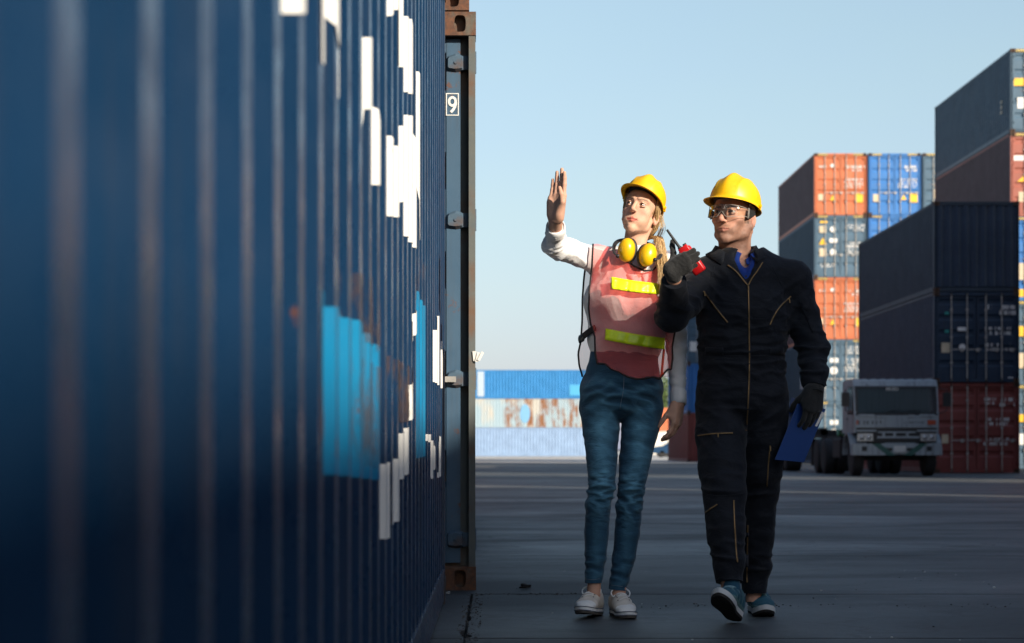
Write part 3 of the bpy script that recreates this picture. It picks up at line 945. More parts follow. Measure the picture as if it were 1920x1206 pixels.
def stain_mat(nm='rust_stain', amax=0.8):
    m, nt, b = _new(nm)
    g = nt.nodes.new('ShaderNodeTexCoord').outputs['Object']
    n1 = noise(nt, 5, 7, 0.7, src=g, stretch=(1, 1.5, 0.6)); n2 = noise(nt, 30, 4, src=g, stretch=(1, 1, .3))
    nt.links.new(mix(nt, n2, (0.16, 0.085, 0.04), (0.075, 0.042, 0.028)), b.inputs['Base Color'])
    nt.links.new(rng(nt, n1, 0.50, 0.70, 0.0, amax), b.inputs['Alpha'])
    b.inputs['Roughness'].default_value = 0.85
    return m
m_stain = stain_mat()
for q in (((622, 500), (622, 575), (700, 660), (712, 600), (690, 520)), ((712, 660), (712, 800), (765, 790), (770, 690)), ((628, 650), (630, 860), (706, 880), (706, 690)), ((770, 470), (772, 560), (795, 590), (797, 500)), ):
    wall_paint('rust_stain', [A_(*q)], m_stain, 0.0034)
# ============================================================ parked truck
D_T = 0.71 * F / 52.0
PX = F / D_T
XT0 = (1602 - CX) / PX
TW = 158 / PX
m_cab = paint('truck_white', (0.27, 0.31, 0.33), 0.5, 0.35, 0.8)
m_blk = plain('black_plastic', (0.018, 0.018, 0.02), 0.6)
m_tyre = plain('tyre_rubber', (0.02, 0.02, 0.021), 0.85, bump_=0.3, bscale=40, bdist=.01)
m_chas = plain('chassis_grime', (0.022, 0.022, 0.023), 0.8)
m_grn = plain('bumper_green', (0.02, 0.09, 0.075), 0.5)
m_red_l = plain('lamp_amber', (0.42, 0.07, 0.03), 0.3)
m_chr = plain('dull_chrome', (0.45, 0.46, 0.47), 0.35, 0.7)
def glass_mat(name, tint, rough=0.03, alpha=0.25):
    m, nt, b = _new(name)
    b.inputs['Base Color'].default_value = (*tint, 1)
    b.inputs['Roughness'].default_value = rough
    b.inputs['Specular IOR Level'].default_value = 0.15
    b.inputs['Alpha'].default_value = alpha
    return m
m_wind = glass_mat('windscreen_glass', (0.012, 0.035, 0.045), 0.06, 0.9)
truck = empty('parked_truck', (XT0, D_T, 0))
tag(truck, 'dusty white cab-over truck parked in the shade beside the dark container stack', 'truck')
zt = lambda y: 0.71 + (CY - y) / PX          # photo row -> height on the cab front
W = TW
def tp_(name, mb, mat, parent=truck, **k): return mb.build(name, mat, parent, **k)
# cab shell: side profile extruded across, with windscreen opening as a frame
zb, zw0, zw1, zr = zt(812), zt(777), zt(724), zt(711)
prof_cab = [(0.0, zb), (0.0, zw0), (0.16, zw1), (0.24, zr - .03), (0.42, zr), (1.75, zr), (1.82, zr - .06), (1.85, zb)]
cab = MB()
# left and right sides with a window each
for xs, xo in ((0.0, 0.05), (W - 0.05, W)):
    cab.prism([(0.0, zb), (0.0, zw0), (0.55, zw0), (0.55, zb)], 0, xs, xo)
    cab.prism([(0.552, zb), (0.552, zw0), (1.85, zw0), (1.85, zb)], 0, xs, xo)
    cab.prism([(0.0, zw0 + .001), (0.16, zw1), (0.26, zw1), (0.12, zw0 + .001)], 0, xs, xo)
    cab.prism([(1.05, zw0 + .001), (1.05, zw1), (1.83, zw1), (1.85, zw0 + .001)], 0, xs, xo)
    cab.prism([(0.16, zw1 + .001), (0.24, zr - .03), (0.42, zr - .004), (1.75, zr - .004), (1.82, zr - .06), (1.83, zw1 + .001)], 0, xs, xo)
cab.prism([(0.162, zw1 + .004), (0.24, zr - .03), (0.42, zr), (1.75, zr), (1.82, zr - .06), (1.84, zr - .10)], 0, 0.051, W - 0.051)
cab.box(0.051, 0.004, zb, W - 0.051, 0.06, zw0 - 0.002)
cab.box(0.051, 1.79, zb, W - 0.051, 1.85, zr - .11)
for i in range(9):       # roof ribs
    x = 0.12 + (W - .24) * i / 8
    cab.box(x - .045, 0.45, zr + .001, x + .045, 1.7, zr + 0.028)
tp_('cab', cab, m_cab, bevel=0.0)
tp_('windscreen', MB().add([(0.05, 0.012, zw0), (W - 0.05, 0.012, zw0), (W - .05, 0.170, zw1 - .002), (.05, 0.170, zw1 - .002)], [(0, 1, 2, 3)]), m_wind)
wf = MB()
for a, b, z0_, z1_ in ((0.0, 0.0, zw0 - .04, zw0 + .03), ):
    wf.box(0.03, -0.012, z0_, W - 0.03, 0.010, z1_)
tp_('windscreen_seal', wf, m_blk)
pill = MB()
for x0 in (0.03, W - 0.10):
    pill.add([(x0, 0.0, zw0), (x0 + .07, 0.0, zw0), (x0 + .07, .158, zw1), (x0, .158, zw1)], [(0, 1, 2, 3)])
pill.add([(0.03, .135, zw1 - .06), (W - .03, .135, zw1 - .06), (W - .03, .16, zw1 + .005), (.03, .16, zw1 + .005)], [(0, 1, 2, 3)])
tp_('windscreen_surround', pill, m_blk)
tx = text_mesh('ISUZU', 0.105, 0.002); tx.materials.append(m_white)
o = link('visor_lettering', tx, truck); o.rotation_euler = (R(96), 0, 0); o.location = (W * .46, .128, zw1 - .105); o.scale = (1.1, 1, 1)
wp = MB()
for x0, x1 in ((0.75, 1.2), (1.25, 1.68)):
    wp.tube([(x0, -0.02, zw0 + .02), ((x0 + x1) / 2, 0.0, zw0 + .12), (x1, 0.012, zw0 + 0.05)], 0.010, 6)
tp_('wiper', wp, m_blk)
# upper face: badge panel and lamps
fp = MB().box(0.02, -0.03, zt(802), W - .02, 0.003, zt(779)).box(.1, -.055, zt(781), .5, -.03, zt(777)).box(W - .5, -.055, zt(781), W - .1, -.03, zt(777)).box(W * .63, -.055, zt(783), W * .71, -.03, zt(778)).box(W * .26, -.055, zt(783), W * .37, -.03, zt(779))
tp_('front_panel', fp, m_cab, bevel=0.006)
lt = MB(); rs = random.Random(2)
glyph_rows(lt, .08, .36, zt(796), .09, -0.032, rs, .075); glyph_rows(lt, .44, .75, zt(795), .07, -0.032, rs, .09); glyph_rows(lt, W * .58, W * .84, zt(794), .05, -0.032, rs, .05)
tag(tp_('front_lettering', lt, m_blk), kind='stuff')
tp_('indicator_lamp', MB().box(W - .29, -.045, zt(796.5), W - .08, -.029, zt(788)), m_red_l)
tp_('indicator_lamp', MB().box(.05, -.045, zt(796), .09, -.029, zt(788)), m_red_l)
# grille
gr = MB()
gr.box(0.06, -0.012, zt(829), W - .06, .003, zt(803))
tp_('grille_recess', gr, m_blk)
bars_ = MB().box(.06, -.04, zt(809.5), W * .26, -.013, zt(806)).box(W * .28, -.04, zt(812), W * .72, -.013, zt(809)).box(W * .74, -.04, zt(809.5), W - .06, -.013, zt(806)).box(W * .27, -.05, zt(822), W * .77, -.013, zt(818)).box(W * .33, -.04, zt(818), W * .36, -.013, zt(812)).box(W * .46, -.04, zt(818), W * .49, -.013, zt(812)).box(W * .61, -.04, zt(818), W * .64, -.013, zt(812))
tp_('grille', bars_, m_cab)
for x0 in (0.07, W - .47):
    h = MB().box(x0, -.035, zt(827), x0 + .40, -.013, zt(813))
    hl = tp_('headlight', h, m_chr)
    for k in (0, 1):
        tp_('lens', MB().lathe([(0.0, .02), (.055, .016), (.07, 0)], 14, Matrix.Translation((x0 + .11 + k * .18, -.035, zt(820))) @ Matrix.Rotation(R(90), 4, 'X')), m_chr, hl, smooth=True)
# bumper
bz0, bz1 = zt(854), zt(832)
tp_('bumper', MB().box(-.08, -.10, bz0, W * .36, .05, bz1).box(W * .72, -.10, bz0, W + .06, .05, bz1).box(W * .361, -.07, bz0 + .02, W * .719, .05, bz1 + .02), m_cab, bevel=0.012)
gs = MB()
gs.prism([(W * .20, bz1), (W * .30, bz1), (W * .48, bz0), (W * .38, bz0)], 1, -.104, -.1005)
gs.prism([(W * .76, bz1), (W * .86, bz1), (W * .68, bz0), (W * .58, bz0)], 1, -.104, -.1005)
tp_('bumper_stripe', gs, m_grn)
for x in (W * .08, W * .85):
    tp_('fog_lamp', MB().box(x, -.108, zt(846), x + .13, -.099, zt(837)), m_blk)
tp_('number_plate', MB().box(W * .46, -.115, zt(848), W * .60, -.106, zt(836)), plain('plate', (0.6, 0.6, 0.57), .5))
tp_('intake_slot', MB().box(W * .33, -.078, zt(846), W * .445, -.0705, zt(840)), m_blk)
tp_('intake_slot', MB().box(W * .615, -.078, zt(846), W * .70, -.0705, zt(840)), m_blk)
# mirrors
for sx, x in ((-1, 0.0), (1, W)):
    mm = MB().tube([(x, 0.2, zw1 - .05), (x + sx * .22, .05, zw1 - .1), (x + sx * .22, .05, zw0 + .1), (x, .2, zw0)], .014, 6)
    mr = tp_('mirror_arm', mm, m_blk)
    tp_('mirror', MB().box(x + sx * .22 - .1, .02, zw0 + .2, x + sx * .22 + .1, .09, zw1 - .16), m_blk, mr)
sw = MB().box(-.003, 0.28, zw0 + .02, .0, 1.03, zw1 - .02)
tp_('side_window', sw, m_wind)
tp_('door_seam', MB().box(-.004, .26, zb + .05, -.001, .272, zw0).box(-.004, 1.06, zb + .05, -.001, 1.072, zw0), m_blk)
tp_('door_handle', MB().box(-.03, .92, zw0 - .12, -.001, 1.03, zw0 - .09), m_blk)
# chassis, wheels and mudguards
tp_('chassis', MB().box(W * .22, .1, .62, W * .32, 9.5, .86).box(W * .68, .1, .62, W * .78, 9.5, .86).box(.1, .3, .55, W - .1, 1.8, zb + .02).box(.3, 6.2, .86, W - .3, 7.4, 1.0).box(.15, 2.2, .5, .45, 3.6, .95).box(W - .45, 2.2, .5, W - .15, 3.6, .95), m_chas)
tp_('axle', MB().box(.2, .55, .40, W - .2, .7, .55).box(.2, 5.0, .40, W - .2, 5.15, .55), m_chas)
def wheel(x, y, wd):
    rr = 0.49
    M_ = Matrix.Translation((x, y, rr)) @ Matrix.Rotation(R(90), 4, 'Y')
    t = tp_('tyre', MB().lathe([(.28, -wd / 2), (.42, -wd / 2), (.475, -wd / 2 + .02), (rr, -wd / 2 + .06), (rr, wd / 2 - .06), (.475, wd / 2 - .02), (.42, wd / 2), (.28, wd / 2)], 28, M_), m_tyre, smooth=True, angle=30)
    tp_('rim', MB().lathe([(.0, -wd * .2), (.12, -wd * .25), (.13, -wd * .1), (.24, -wd * .05), (.285, -wd * .45), (.285, wd * .45), (.1, wd * .1), (0, wd * .1)], 20, M_), plain('rim_grey', (.16, .17, .18), .6), t)
for y in (.62, 5.07, 6.4):
    wheel(.15, y, .28); wheel(W - .15, y, .28)
    if y > 1: wheel(.47, y, .28); wheel(W - .47, y, .28)
for x0 in (-.10, W - .32):
    pts = [(.62 + .62 * math.cos(a), .49 + .62 * math.sin(a)) for a in [R(5 + 17 * k) for k in range(11)]]
    pin = [(.62 + .585 * math.cos(a), .49 + .585 * math.sin(a)) for a in [R(5 + 17 * k) for k in range(11)]]
    mg = MB()
    for k in range(10): mg.prism([pts[k], pts[k + 1], pin[k + 1], pin[k]], 0, x0, x0 + .42)
    tp_('mudguard', mg, m_cab)
tp_('fuel_tank', MB().box(-.02, 2.1, .45, .34, 3.3, .98), m_chas, bevel=.04)
tp_('headboard', MB().box(.1, 2.0, .9, W - .1, 2.08, 1.65), plain('truck_bluegrey', (.09, .16, .22), .6))
tp_('hose', MB().tube([(.3, 1.9, 1.35), (.0, 2.5, 1.05), (.1, 3.2, 1.2), (.5, 3.9, .95)], .03, 6), plain('hose_green', (.04, .16, .05), .6))
# trailer frame further back
tp_('trailer_frame', MB().box(.25, 7.0, 1.02, .45, 16, 1.3).box(W - .45, 7.0, 1.02, W - .25, 16, 1.3).box(.0, 7.0, 1.1, W, 7.2, 1.25).box(.0, 12.0, 1.1, W, 12.2, 1.25).box(.3, 9.0, .2, .5, 9.2, 1.0), m_chas)
for y in (12.3, 13.6): wheel(.2, y, .5); wheel(W - .2, y, .5)
# ------------------------------------------------------------ far cars and a tree
def car(label, loc, col, rz):
    root = empty('parked_car', loc, rz); tag(root, label, 'car', 'far parked cars')
    m = plain('car_' + label[:5], col, .25)
    L, Wd = 4.4, 1.75
    low = [(0, .32), (0, .72), (.10, .80), (1.05, .93), (3.9, .96), (4.35, .88), (4.4, .45), (4.3, .30)]
    top = [(1.0, .93), (1.75, 1.42), (2.2, 1.47), (3.3, 1.44), (4.0, .95)]
    MB().prism(low, 1, 0, Wd).build('body', m, root, bevel=.04)
    MB().prism(top, 1, .12, Wd - .12).build('roof', m, root, bevel=.04)
    for y in (.112, Wd - .117):
        MB().prism([(1.22, .97), (1.80, 1.38), (2.35, 1.42), (2.35, .97)], 1, y, y + .005).build('window', m_wind, root)
        MB().prism([(2.45, .97), (2.45, 1.42), (3.25, 1.39), (3.75, .98)], 1, y, y + .005).build('window', m_wind, root)
    for x in (.85, 3.5):
        for y in (.10, Wd - .10):
            MB().lathe([(0, -.1), (.2, -.1), (.31, -.09), (.33, -.05), (.33, .05), (.31, .09), (.2, .1), (0, .1)], 18, Matrix.Translation((x, y, .33)) @ Matrix.Rotation(R(90), 4, 'X')).build('wheel', m_tyre, root, smooth=True, angle=40)
    return root
cpt = P(1222, 852, 165)
car('dark blue car parked far off between the two walkers', (cpt.x, 165, 0), (.015, .05, .11), 0)
car('white car parked far off behind the dark blue one', (P(1236, 840, 176).x, 178, 0), (.7, .7, .68), 0)
def tree(label, loc, h, seed, spread):
    root = empty('broadleaf_tree', loc); tag(root, label, 'tree', 'far trees')
    rs = np.random.RandomState(seed)
    tr = MB().tube([(0, 0, 0), (.05, 0, h * .25), (-.05, .05, h * .5), (.1, 0, h * .8)], [.22, .17, .12, .05], 8)
    for k in range(7):
        a = rs.rand() * 6.28; z = h * (.3 + .08 * k)
        tr.tube([(0, 0, z), (math.cos(a) * spread * .5, math.sin(a) * spread * .5, z + h * .12), (math.cos(a) * spread * .8, math.sin(a) * spread * .8, z + h * .17)], [.09, .05, .02], 6)
    tr.build('trunk', plain('bark', (.10, .075, .05), .9), root)
    n = 3800
    cl = rs.normal(size=(26, 3)); cl /= np.linalg.norm(cl, axis=1)[:, None]
    cl *= (rs.rand(26, 1) ** .4) * np.array([spread, spread, h * .33]); cl[:, 2] += h * .64
    c = cl[rs.randint(26, size=n)] + rs.normal(size=(n, 3)) * spread * .22
    u = rs.normal(size=(n, 3)); u /= np.linalg.norm(u, axis=1)[:, None]
    w = np.cross(u, rs.normal(size=(n, 3))); w /= np.linalg.norm(w, axis=1)[:, None]
    s_ = (.12 + .12 * rs.rand(n, 1))
    v = np.stack([c - u * s_, c + w * s_ * .6, c + u * s_, c - w * s_ * .6], 1).reshape(-1, 3)
    f = np.arange(n * 4).reshape(-1, 4)
    link('crown', np_mesh('crown', v, f, False, [plain('leaf_green', (.085, .13, .035), .6, var=.4, scale=1.5)]), root)
tree('leafy green tree beyond the orange container, between the walkers', (P(1240, 800, 255).x, 255, 0), 9.6, 3, 3.1)
tree('smaller green tree hidden mostly behind the woman, beyond the containers', (P(1215, 800, 262).x, 262, 0), 8.2, 5, 2.6)
# ============================================================ figures: smooth-union distance fields meshed with surface nets
def npv(p): return np.array(p, dtype=np.float32)
class Field:
    """distance field on a regular grid; primitives are blended in one after another"""
    def __init__(s, lo, hi, h):
        s.lo, s.h = npv(lo), h
        s.n = np.ceil((npv(hi) - s.lo) / h).astype(int) + 1
        s.d = np.full(s.n, 1.0, dtype=np.float32)
    def _win(s, lo, hi, pad):
        a = np.clip(np.floor((npv(lo) - pad - s.lo) / s.h).astype(int), 0, s.n)
        b = np.clip(np.ceil((npv(hi) + pad - s.lo) / s.h).astype(int) + 1, 0, s.n)
        if np.any(b <= a): return None, None
        sl = tuple(slice(i, j) for i, j in zip(a, b))
        ax = [s.lo[k] + s.h * np.arange(a[k], b[k], dtype=np.float32) for k in range(3)]
        return sl, np.meshgrid(*ax, indexing='ij', sparse=True)
    def _put(s, sl, d, k, op):
        o = s.d[sl]
        if op == 'sub': d = -d
        if k > 0:
            if op == 'add':
                hh = np.clip(0.5 + 0.5 * (o - d) / k, 0, 1); s.d[sl] = o * (1 - hh) + d * hh - k * hh * (1 - hh)
            else:
                hh = np.clip(0.5 - 0.5 * (o - d) / k, 0, 1); s.d[sl] = o * (1 - hh) + d * hh + k * hh * (1 - hh)
        else:
            s.d[sl] = np.minimum(o, d) if op == 'add' else np.maximum(o, d)
    def limb(s, a, b, ra, rb, k=0.01, op='add', side=(1, 0, 0), pa=None):
        """tapered limb a->b; ra, rb = radius or (side radius, depth radius)"""
        a, b = npv(a), npv(b)
        ra = ra if hasattr(ra, '__len__') else (ra, ra); rb = rb if hasattr(rb, '__len__') else (rb, rb)
        m = max(*ra, *rb); pad = m + k + 3 * s.h
        sl, g = s._win(np.minimum(a, b), np.maximum(a, b), pad)
        if sl is None: return s
        ax = b - a; L = float(np.linalg.norm(ax)) + 1e-9; ax = ax / L
        sd = npv(side); sd = sd - ax * sd.dot(ax); nn = np.linalg.norm(sd)
        if nn < 1e-3:
            sd = npv((0, 1, 0)); sd = sd - ax * sd.dot(ax); nn = np.linalg.norm(sd)
        sd /= nn; dp = np.cross(ax, sd)
        px, py, pz = (g[i] - a[i] for i in range(3))
        t = px * ax[0] + py * ax[1] + pz * ax[2]
        u = px * sd[0] + py * sd[1] + pz * sd[2]
        v = px * dp[0] + py * dp[1] + pz * dp[2]
        tc = np.clip(t / L, 0, 1)
        e = t - tc * L
        ru = ra[0] + (rb[0] - ra[0]) * tc; rv = ra[1] + (rb[1] - ra[1]) * tc
        rm = np.minimum(ru, rv)
        q = np.sqrt((u / ru) ** 2 + (v / rv) ** 2 + (e / rm) ** 2)
        s._put(sl, (q - 1) * rm, k, op)
        return s
    def chain(s, pts, rad, k=0.01, **kw):
        for i in range(len(pts) - 1): s.limb(pts[i], pts[i + 1], rad[i], rad[i + 1], k, **kw)
        return s
    def ball(s, c, r_, k=0.01, op='add', rot=None):
        c = npv(c); r_ = npv(r_ if hasattr(r_, '__len__') else (r_, r_, r_))
        m = float(r_.max()); sl, g = s._win(c, c, m + k + 3 * s.h)
        if sl is None: return s
        px, py, pz = (g[i] - c[i] for i in range(3))
        if rot is not None:
            M = np.array(rot.to_3x3(), dtype=np.float32)
            px, py, pz = (M[0, i] * px + M[1, i] * py + M[2, i] * pz for i in range(3))
        q = np.sqrt((px / r_[0]) ** 2 + (py / r_[1]) ** 2 + (pz / r_[2]) ** 2)
        s._put(sl, (q - 1) * float(r_.min()), k, op)
        return s
    def cut(s, p, n, k=0.0):
        """remove everything on the +n side of the plane through p"""
        n = npv(n); n = n / np.linalg.norm(n); p = npv(p)
        ax = [s.lo[i] + s.h * np.arange(s.n[i], dtype=np.float32) for i in range(3)]
        g = np.meshgrid(*ax, indexing='ij', sparse=True)
        d = sum((g[i] - p[i]) * n[i] for i in range(3))
        s._put((slice(None),) * 3, -d, k, 'sub')
        return s
    def mesh(s):
        d = s.d
        sg = d < 0
        nx, ny, nz = d.shape
        c = np.zeros((nx - 1, ny - 1, nz - 1), dtype=np.int16)
        for i in (0, 1):
            for j in (0, 1):
                for k in (0, 1): c += sg[i:nx - 1 + i, j:ny - 1 + j, k:nz - 1 + k]
        act = (c > 0) & (c < 8)
        idx = np.full(act.shape, -1, dtype=np.int64)
        cells = np.argwhere(act)
        idx[act] = np.arange(len(cells))
        ci, cj, ck = cells.T
        acc = np.zeros((len(cells), 3)); cnt = np.zeros(len(cells))
        cor = [(i, j, k) for i in (0, 1) for j in (0, 1) for k in (0, 1)]
        for a in range(8):
            for b in range(a + 1, 8):
                pa, pb = cor[a], cor[b]
                if sum(abs(x - y) for x, y in zip(pa, pb)) != 1: continue
                va = d[ci + pa[0], cj + pa[1], ck + pa[2]]; vb = d[ci + pb[0], cj + pb[1], ck + pb[2]]
                m = (va < 0) != (vb < 0)
                t = np.where(m, va / np.where(m, va - vb, 1), 0)
                A, B = np.array(pa), np.array(pb)
                acc += np.where(m[:, None], A + t[:, None] * (B - A), 0); cnt += m
        v = s.lo + s.h * (cells + acc / cnt[:, None])
        quads = []
        for ax in range(3):
            o1, o2 = [(1, 2), (2, 0), (0, 1)][ax]
            lo_ = [slice(None)] * 3; hi_ = [slice(None)] * 3
            lo_[ax] = slice(0, -1); hi_[ax] = slice(1, None)
            ch = sg[tuple(lo_)] != sg[tuple(hi_)]
            e = np.argwhere(ch)
            e = e[(e[:, o1] > 0) & (e[:, o2] > 0) & (e[:, o1] < s.n[o1] - 1) & (e[:, o2] < s.n[o2] - 1)]
            if not len(e): continue
            ins = sg[tuple(lo_)][tuple(e.T)]
            def cell(a, b):
                q = e.copy(); q[:, o1] -= a; q[:, o2] -= b
                return idx[tuple(q.T)]
            q = np.stack([cell(1, 1), cell(0, 1), cell(0, 0), cell(1, 0)], 1)
            q[~ins] = q[~ins][:, ::-1]
            quads.append(q)
        f = np.concatenate(quads)
        f = f[(f >= 0).all(1)]
        return v, f

def normals(v, f):
    a, b, c, d = (v[f[:, i]] for i in range(4))
    n = np.cross(c - a, d - b)
    out = np.zeros_like(v)
    for i in range(4):
        for k in range(3): out[:, k] += np.bincount(f[:, i], n[:, k], len(v))
    return out / (np.linalg.norm(out, axis=1)[:, None] + 1e-12)

def relax(v, f, n=2, w=0.5):
    e = np.concatenate([f[:, [0, 1]], f[:, [1, 2]], f[:, [2, 3]], f[:, [3, 0]]])
    for _ in range(n):
        s_ = np.zeros_like(v); c = np.bincount(e[:, 0], minlength=len(v)) + np.bincount(e[:, 1], minlength=len(v))
        for k in range(3):
            s_[:, k] = np.bincount(e[:, 0], v[e[:, 1], k], len(v)) + np.bincount(e[:, 1], v[e[:, 0], k], len(v))
        v = v + w * (s_ / np.maximum(c, 1)[:, None] - v)
    return v

_lat = np.random.RandomState(11).rand(32, 32, 32).astype(np.float32)
def vnoise(p):
    """value noise, 0..1"""
    p = np.asarray(p, dtype=np.float64); i = np.floor(p).astype(int); f = p - i; f = f * f * (3 - 2 * f)
    r_ = 0
    for a in (0, 1):
        for b in (0, 1):
            for c in (0, 1):
                w = (f[:, 0] if a else 1 - f[:, 0]) * (f[:, 1] if b else 1 - f[:, 1]) * (f[:, 2] if c else 1 - f[:, 2])
                r_ = r_ + w * _lat[(i[:, 0] + a) % 32, (i[:, 1] + b) % 32, (i[:, 2] + c) % 32]
    return r_

def ridge(p): return 1 - np.abs(2 * vnoise(p) - 1)

def folds(v, spots, seed=0.0):
    """crease field: spots = (centre, direction the creases run across, reach, amplitude, wavelength)"""
    out = np.zeros(len(v))
    for c, d, reach, amp, wl in spots:
        c, d = np.array(c, float), np.array(d, float); d /= np.linalg.norm(d)
        q = v - c
        r2 = (q ** 2).sum(1)
        w = np.exp(-r2 / (reach ** 2))
        m = w > 0.02
        if not m.any(): continue
        t = q[m] @ d
        o = q[m] - t[:, None] * d
        P_ = o / (wl * 4.2) + (t / wl)[:, None] * d + seed + 7.3
        warp = vnoise(q[m] / (wl * 2.5) + 3.1 + seed) - 0.5
        P_ = P_ + warp[:, None] * d * 0.9
        out[m] += amp * w[m] * (ridge(P_) ** 2 - 0.45)
    return out

def set_col(me, cols, name='col'):
    a = me.color_attributes.new(name, 'FLOAT_COLOR', 'POINT')
    c = np.ones((len(me.vertices), 4), dtype=np.float32); c[:, :3] = cols
    a.data.foreach_set('color', c.ravel())

def attr_mat(name, rough=0.5, sss=0.0, sss_col=None, spec=0.5, bump_=0, bscale=400, bdist=.001, sheen=0.0):
    m, nt, b = _new(name)
    a = nt.nodes.new('ShaderNodeAttribute'); a.attribute_name = 'col'
    nt.links.new(a.outputs[0], b.inputs['Base Color'])
    b.inputs['Roughness'].default_value = rough
    b.inputs['Specular IOR Level'].default_value = spec
    if sss:
        b.inputs['Subsurface Weight'].default_value = sss
        b.inputs['Subsurface Radius'].default_value = (1.0, 0.35, 0.2)
        b.inputs['Subsurface Scale'].default_value = 0.006
    if sheen: b.inputs['Sheen Weight'].default_value = sheen
    if bump_: bump(nt, b, noise(nt, bscale, 3), bump_, bdist)
    return m

def cloth_mat(name, col, var=0.15, rough=0.85, weave=900, wear=None, sheen=0.15, twill=False, bstr=0.25, crease=0.0, cst=(1, 1, 2.6)):
    m, nt, b = _new(name)
    n = noise(nt, 12, 5)
    c = mix(nt, rng(nt, n, 0.3, 0.7), tuple(x * (1 - var) for x in col), tuple(min(1, x * (1 + var)) for x in col))
    w = noise(nt, weave, 2, stretch=(1, 1, 0.25) if twill else None)
    c = mix(nt, rng(nt, w, 0.35, 0.7, 0, 0.35 if twill else 0.12), c, tuple(min(1, x * 2.2 + 0.01) for x in col))
    if wear:
        a = nt.nodes.new('ShaderNodeAttribute'); a.attribute_name = 'col'
        sx = nt.nodes.new('ShaderNodeSeparateColor'); nt.links.new(a.outputs[0], sx.inputs[0])
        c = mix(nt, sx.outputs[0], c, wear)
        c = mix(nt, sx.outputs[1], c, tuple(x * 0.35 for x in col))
    nt.links.new(c, b.inputs['Base Color'])
    b.inputs['Roughness'].default_value = rough
    b.inputs['Specular IOR Level'].default_value = 0.25
    b.inputs['Sheen Weight'].default_value = sheen
    if crease:
        cr = noise(nt, 16, 4, 0.6, stretch=cst, dist=0.6)
        w = math_(nt, 'ADD', math_(nt, 'MULTIPLY', w, 0.05), math_(nt, 'MULTIPLY', cr, crease))
        bump(nt, b, w, 0.55, 0.012)
    else:
        bump(nt, b, w, bstr, 0.001)
    return m

def ring_chain(pts, closed=False, n=40):
    """Catmull-Rom through points"""
    pts = [Vector(p) for p in pts]
    out = []
    m = len(pts)
    segs = m if closed else m - 1
    per = max(2, n // segs)
    for i in range(segs):
        g = lambda j: pts[j % m] if closed else pts[max(0, min(m - 1, j))]
        p0, p1, p2, p3 = g(i - 1), g(i), g(i + 1), g(i + 2)
        for k in range(per):
            t = k / per
            out.append(0.5 * ((2 * p1) + (p2 - p0) * t + (2 * p0 - 5 * p1 + 4 * p2 - p3) * t * t + (3 * p1 - p0 - 3 * p2 + p3) * t ** 3))
    if not closed: out.append(pts[-1])
    return out

# ------------------------------------------------------------ hands
def hand(fd, o, f, n, mirror, curls, thumb, size=1.0, glove=0.0, spread=0.10, k=0.006):
    """right hand by default. o wrist, f towards the fingers, n where the palm faces.
    curls: per finger (base, middle, tip) bends in degrees; thumb: (out, forward, bend)"""
    o, f, n = Vector(o), Vector(f).normalized(), Vector(n)
    n = (n - f * n.dot(f)).normalized()
    s_ = f.cross(n) * (-1 if mirror else 1)          # towards the thumb
    g = glove
    def W(a, b, c): return o + (f * a + s_ * b + n * c) * size
    kn = [(0.088, 0.030, -0.002), (0.093, 0.009, -0.006), (0.088, -0.012, -0.004), (0.078, -0.031, 0.002)]
    ln = [(0.044, 0.025, 0.020), (0.048, 0.029, 0.022), (0.044, 0.027, 0.021), (0.034, 0.020, 0.019)]
    tips = []
    # palm
    for i, q in enumerate(kn):
        fd.limb(W(0.0, q[1] * 0.62, 0.0), W(*q), 0.0165 * size + g, 0.0125 * size + g, k=0.012)
    fd.limb(W(0.012, 0.020, 0.010), W(0.062, 0.031, 0.012), 0.018 * size + g, 0.014 * size + g, k=0.014)   # thumb mound
    fd.limb(W(0.015, -0.022, 0.008), W(0.06, -0.028, 0.008), 0.015 * size + g, 0.013 * size + g, k=0.012)
    for i, q in enumerate(kn):
        a = 0.0
        p = W(*q)
        sp = (1.5 - i) * spread * (0.6 if i in (1, 2) else 1.0)
        rad = [0.0098, 0.0088, 0.0080, 0.0068]
        if i == 3: rad = [x * 0.88 for x in rad]
        for j in range(3):
            a += R(curls[i][j])
            dirv = (f * math.cos(a) + n * math.sin(a)).normalized()
            dirv = (dirv + s_ * sp * math.cos(a)).normalized()
            q2 = p + dirv * ln[i][j] * size
            fd.limb(p, q2, rad[j] * size + min(g, 0.0013), rad[j + 1] * size + min(g, 0.0013), k=0.004 if not g else 0.0015)
            p = q2
        tips.append(p)
    t0 = W(0.022, 0.026, 0.012)
    d1 = (f * math.cos(R(thumb[0])) + s_ * math.sin(R(thumb[0])) + n * math.sin(R(thumb[1]))).normalized()
    t1 = t0 + d1 * 0.044 * size
    d2 = (d1 + f * 0.5 * math.sin(R(thumb[2])) - s_ * math.sin(R(thumb[2])) * 0.9 + n * 0.1).normalized()
    t2 = t1 + d2 * 0.032 * size
    d3 = (d2 + f * 0.25 - s_ * math.sin(R(thumb[2])) * 0.4).normalized()
    t3 = t2 + d3 * 0.024 * size
    fd.limb(t0, t1, 0.0145 * size + g, 0.0112 * size + g, k=0.012)
    fd.limb(t1, t2, 0.0108 * size + g, 0.0100 * size + g, k=0.004)
    fd.limb(t2, t3, 0.0100 * size + g, 0.0078 * size + g, k=0.004)
    return tips, t3

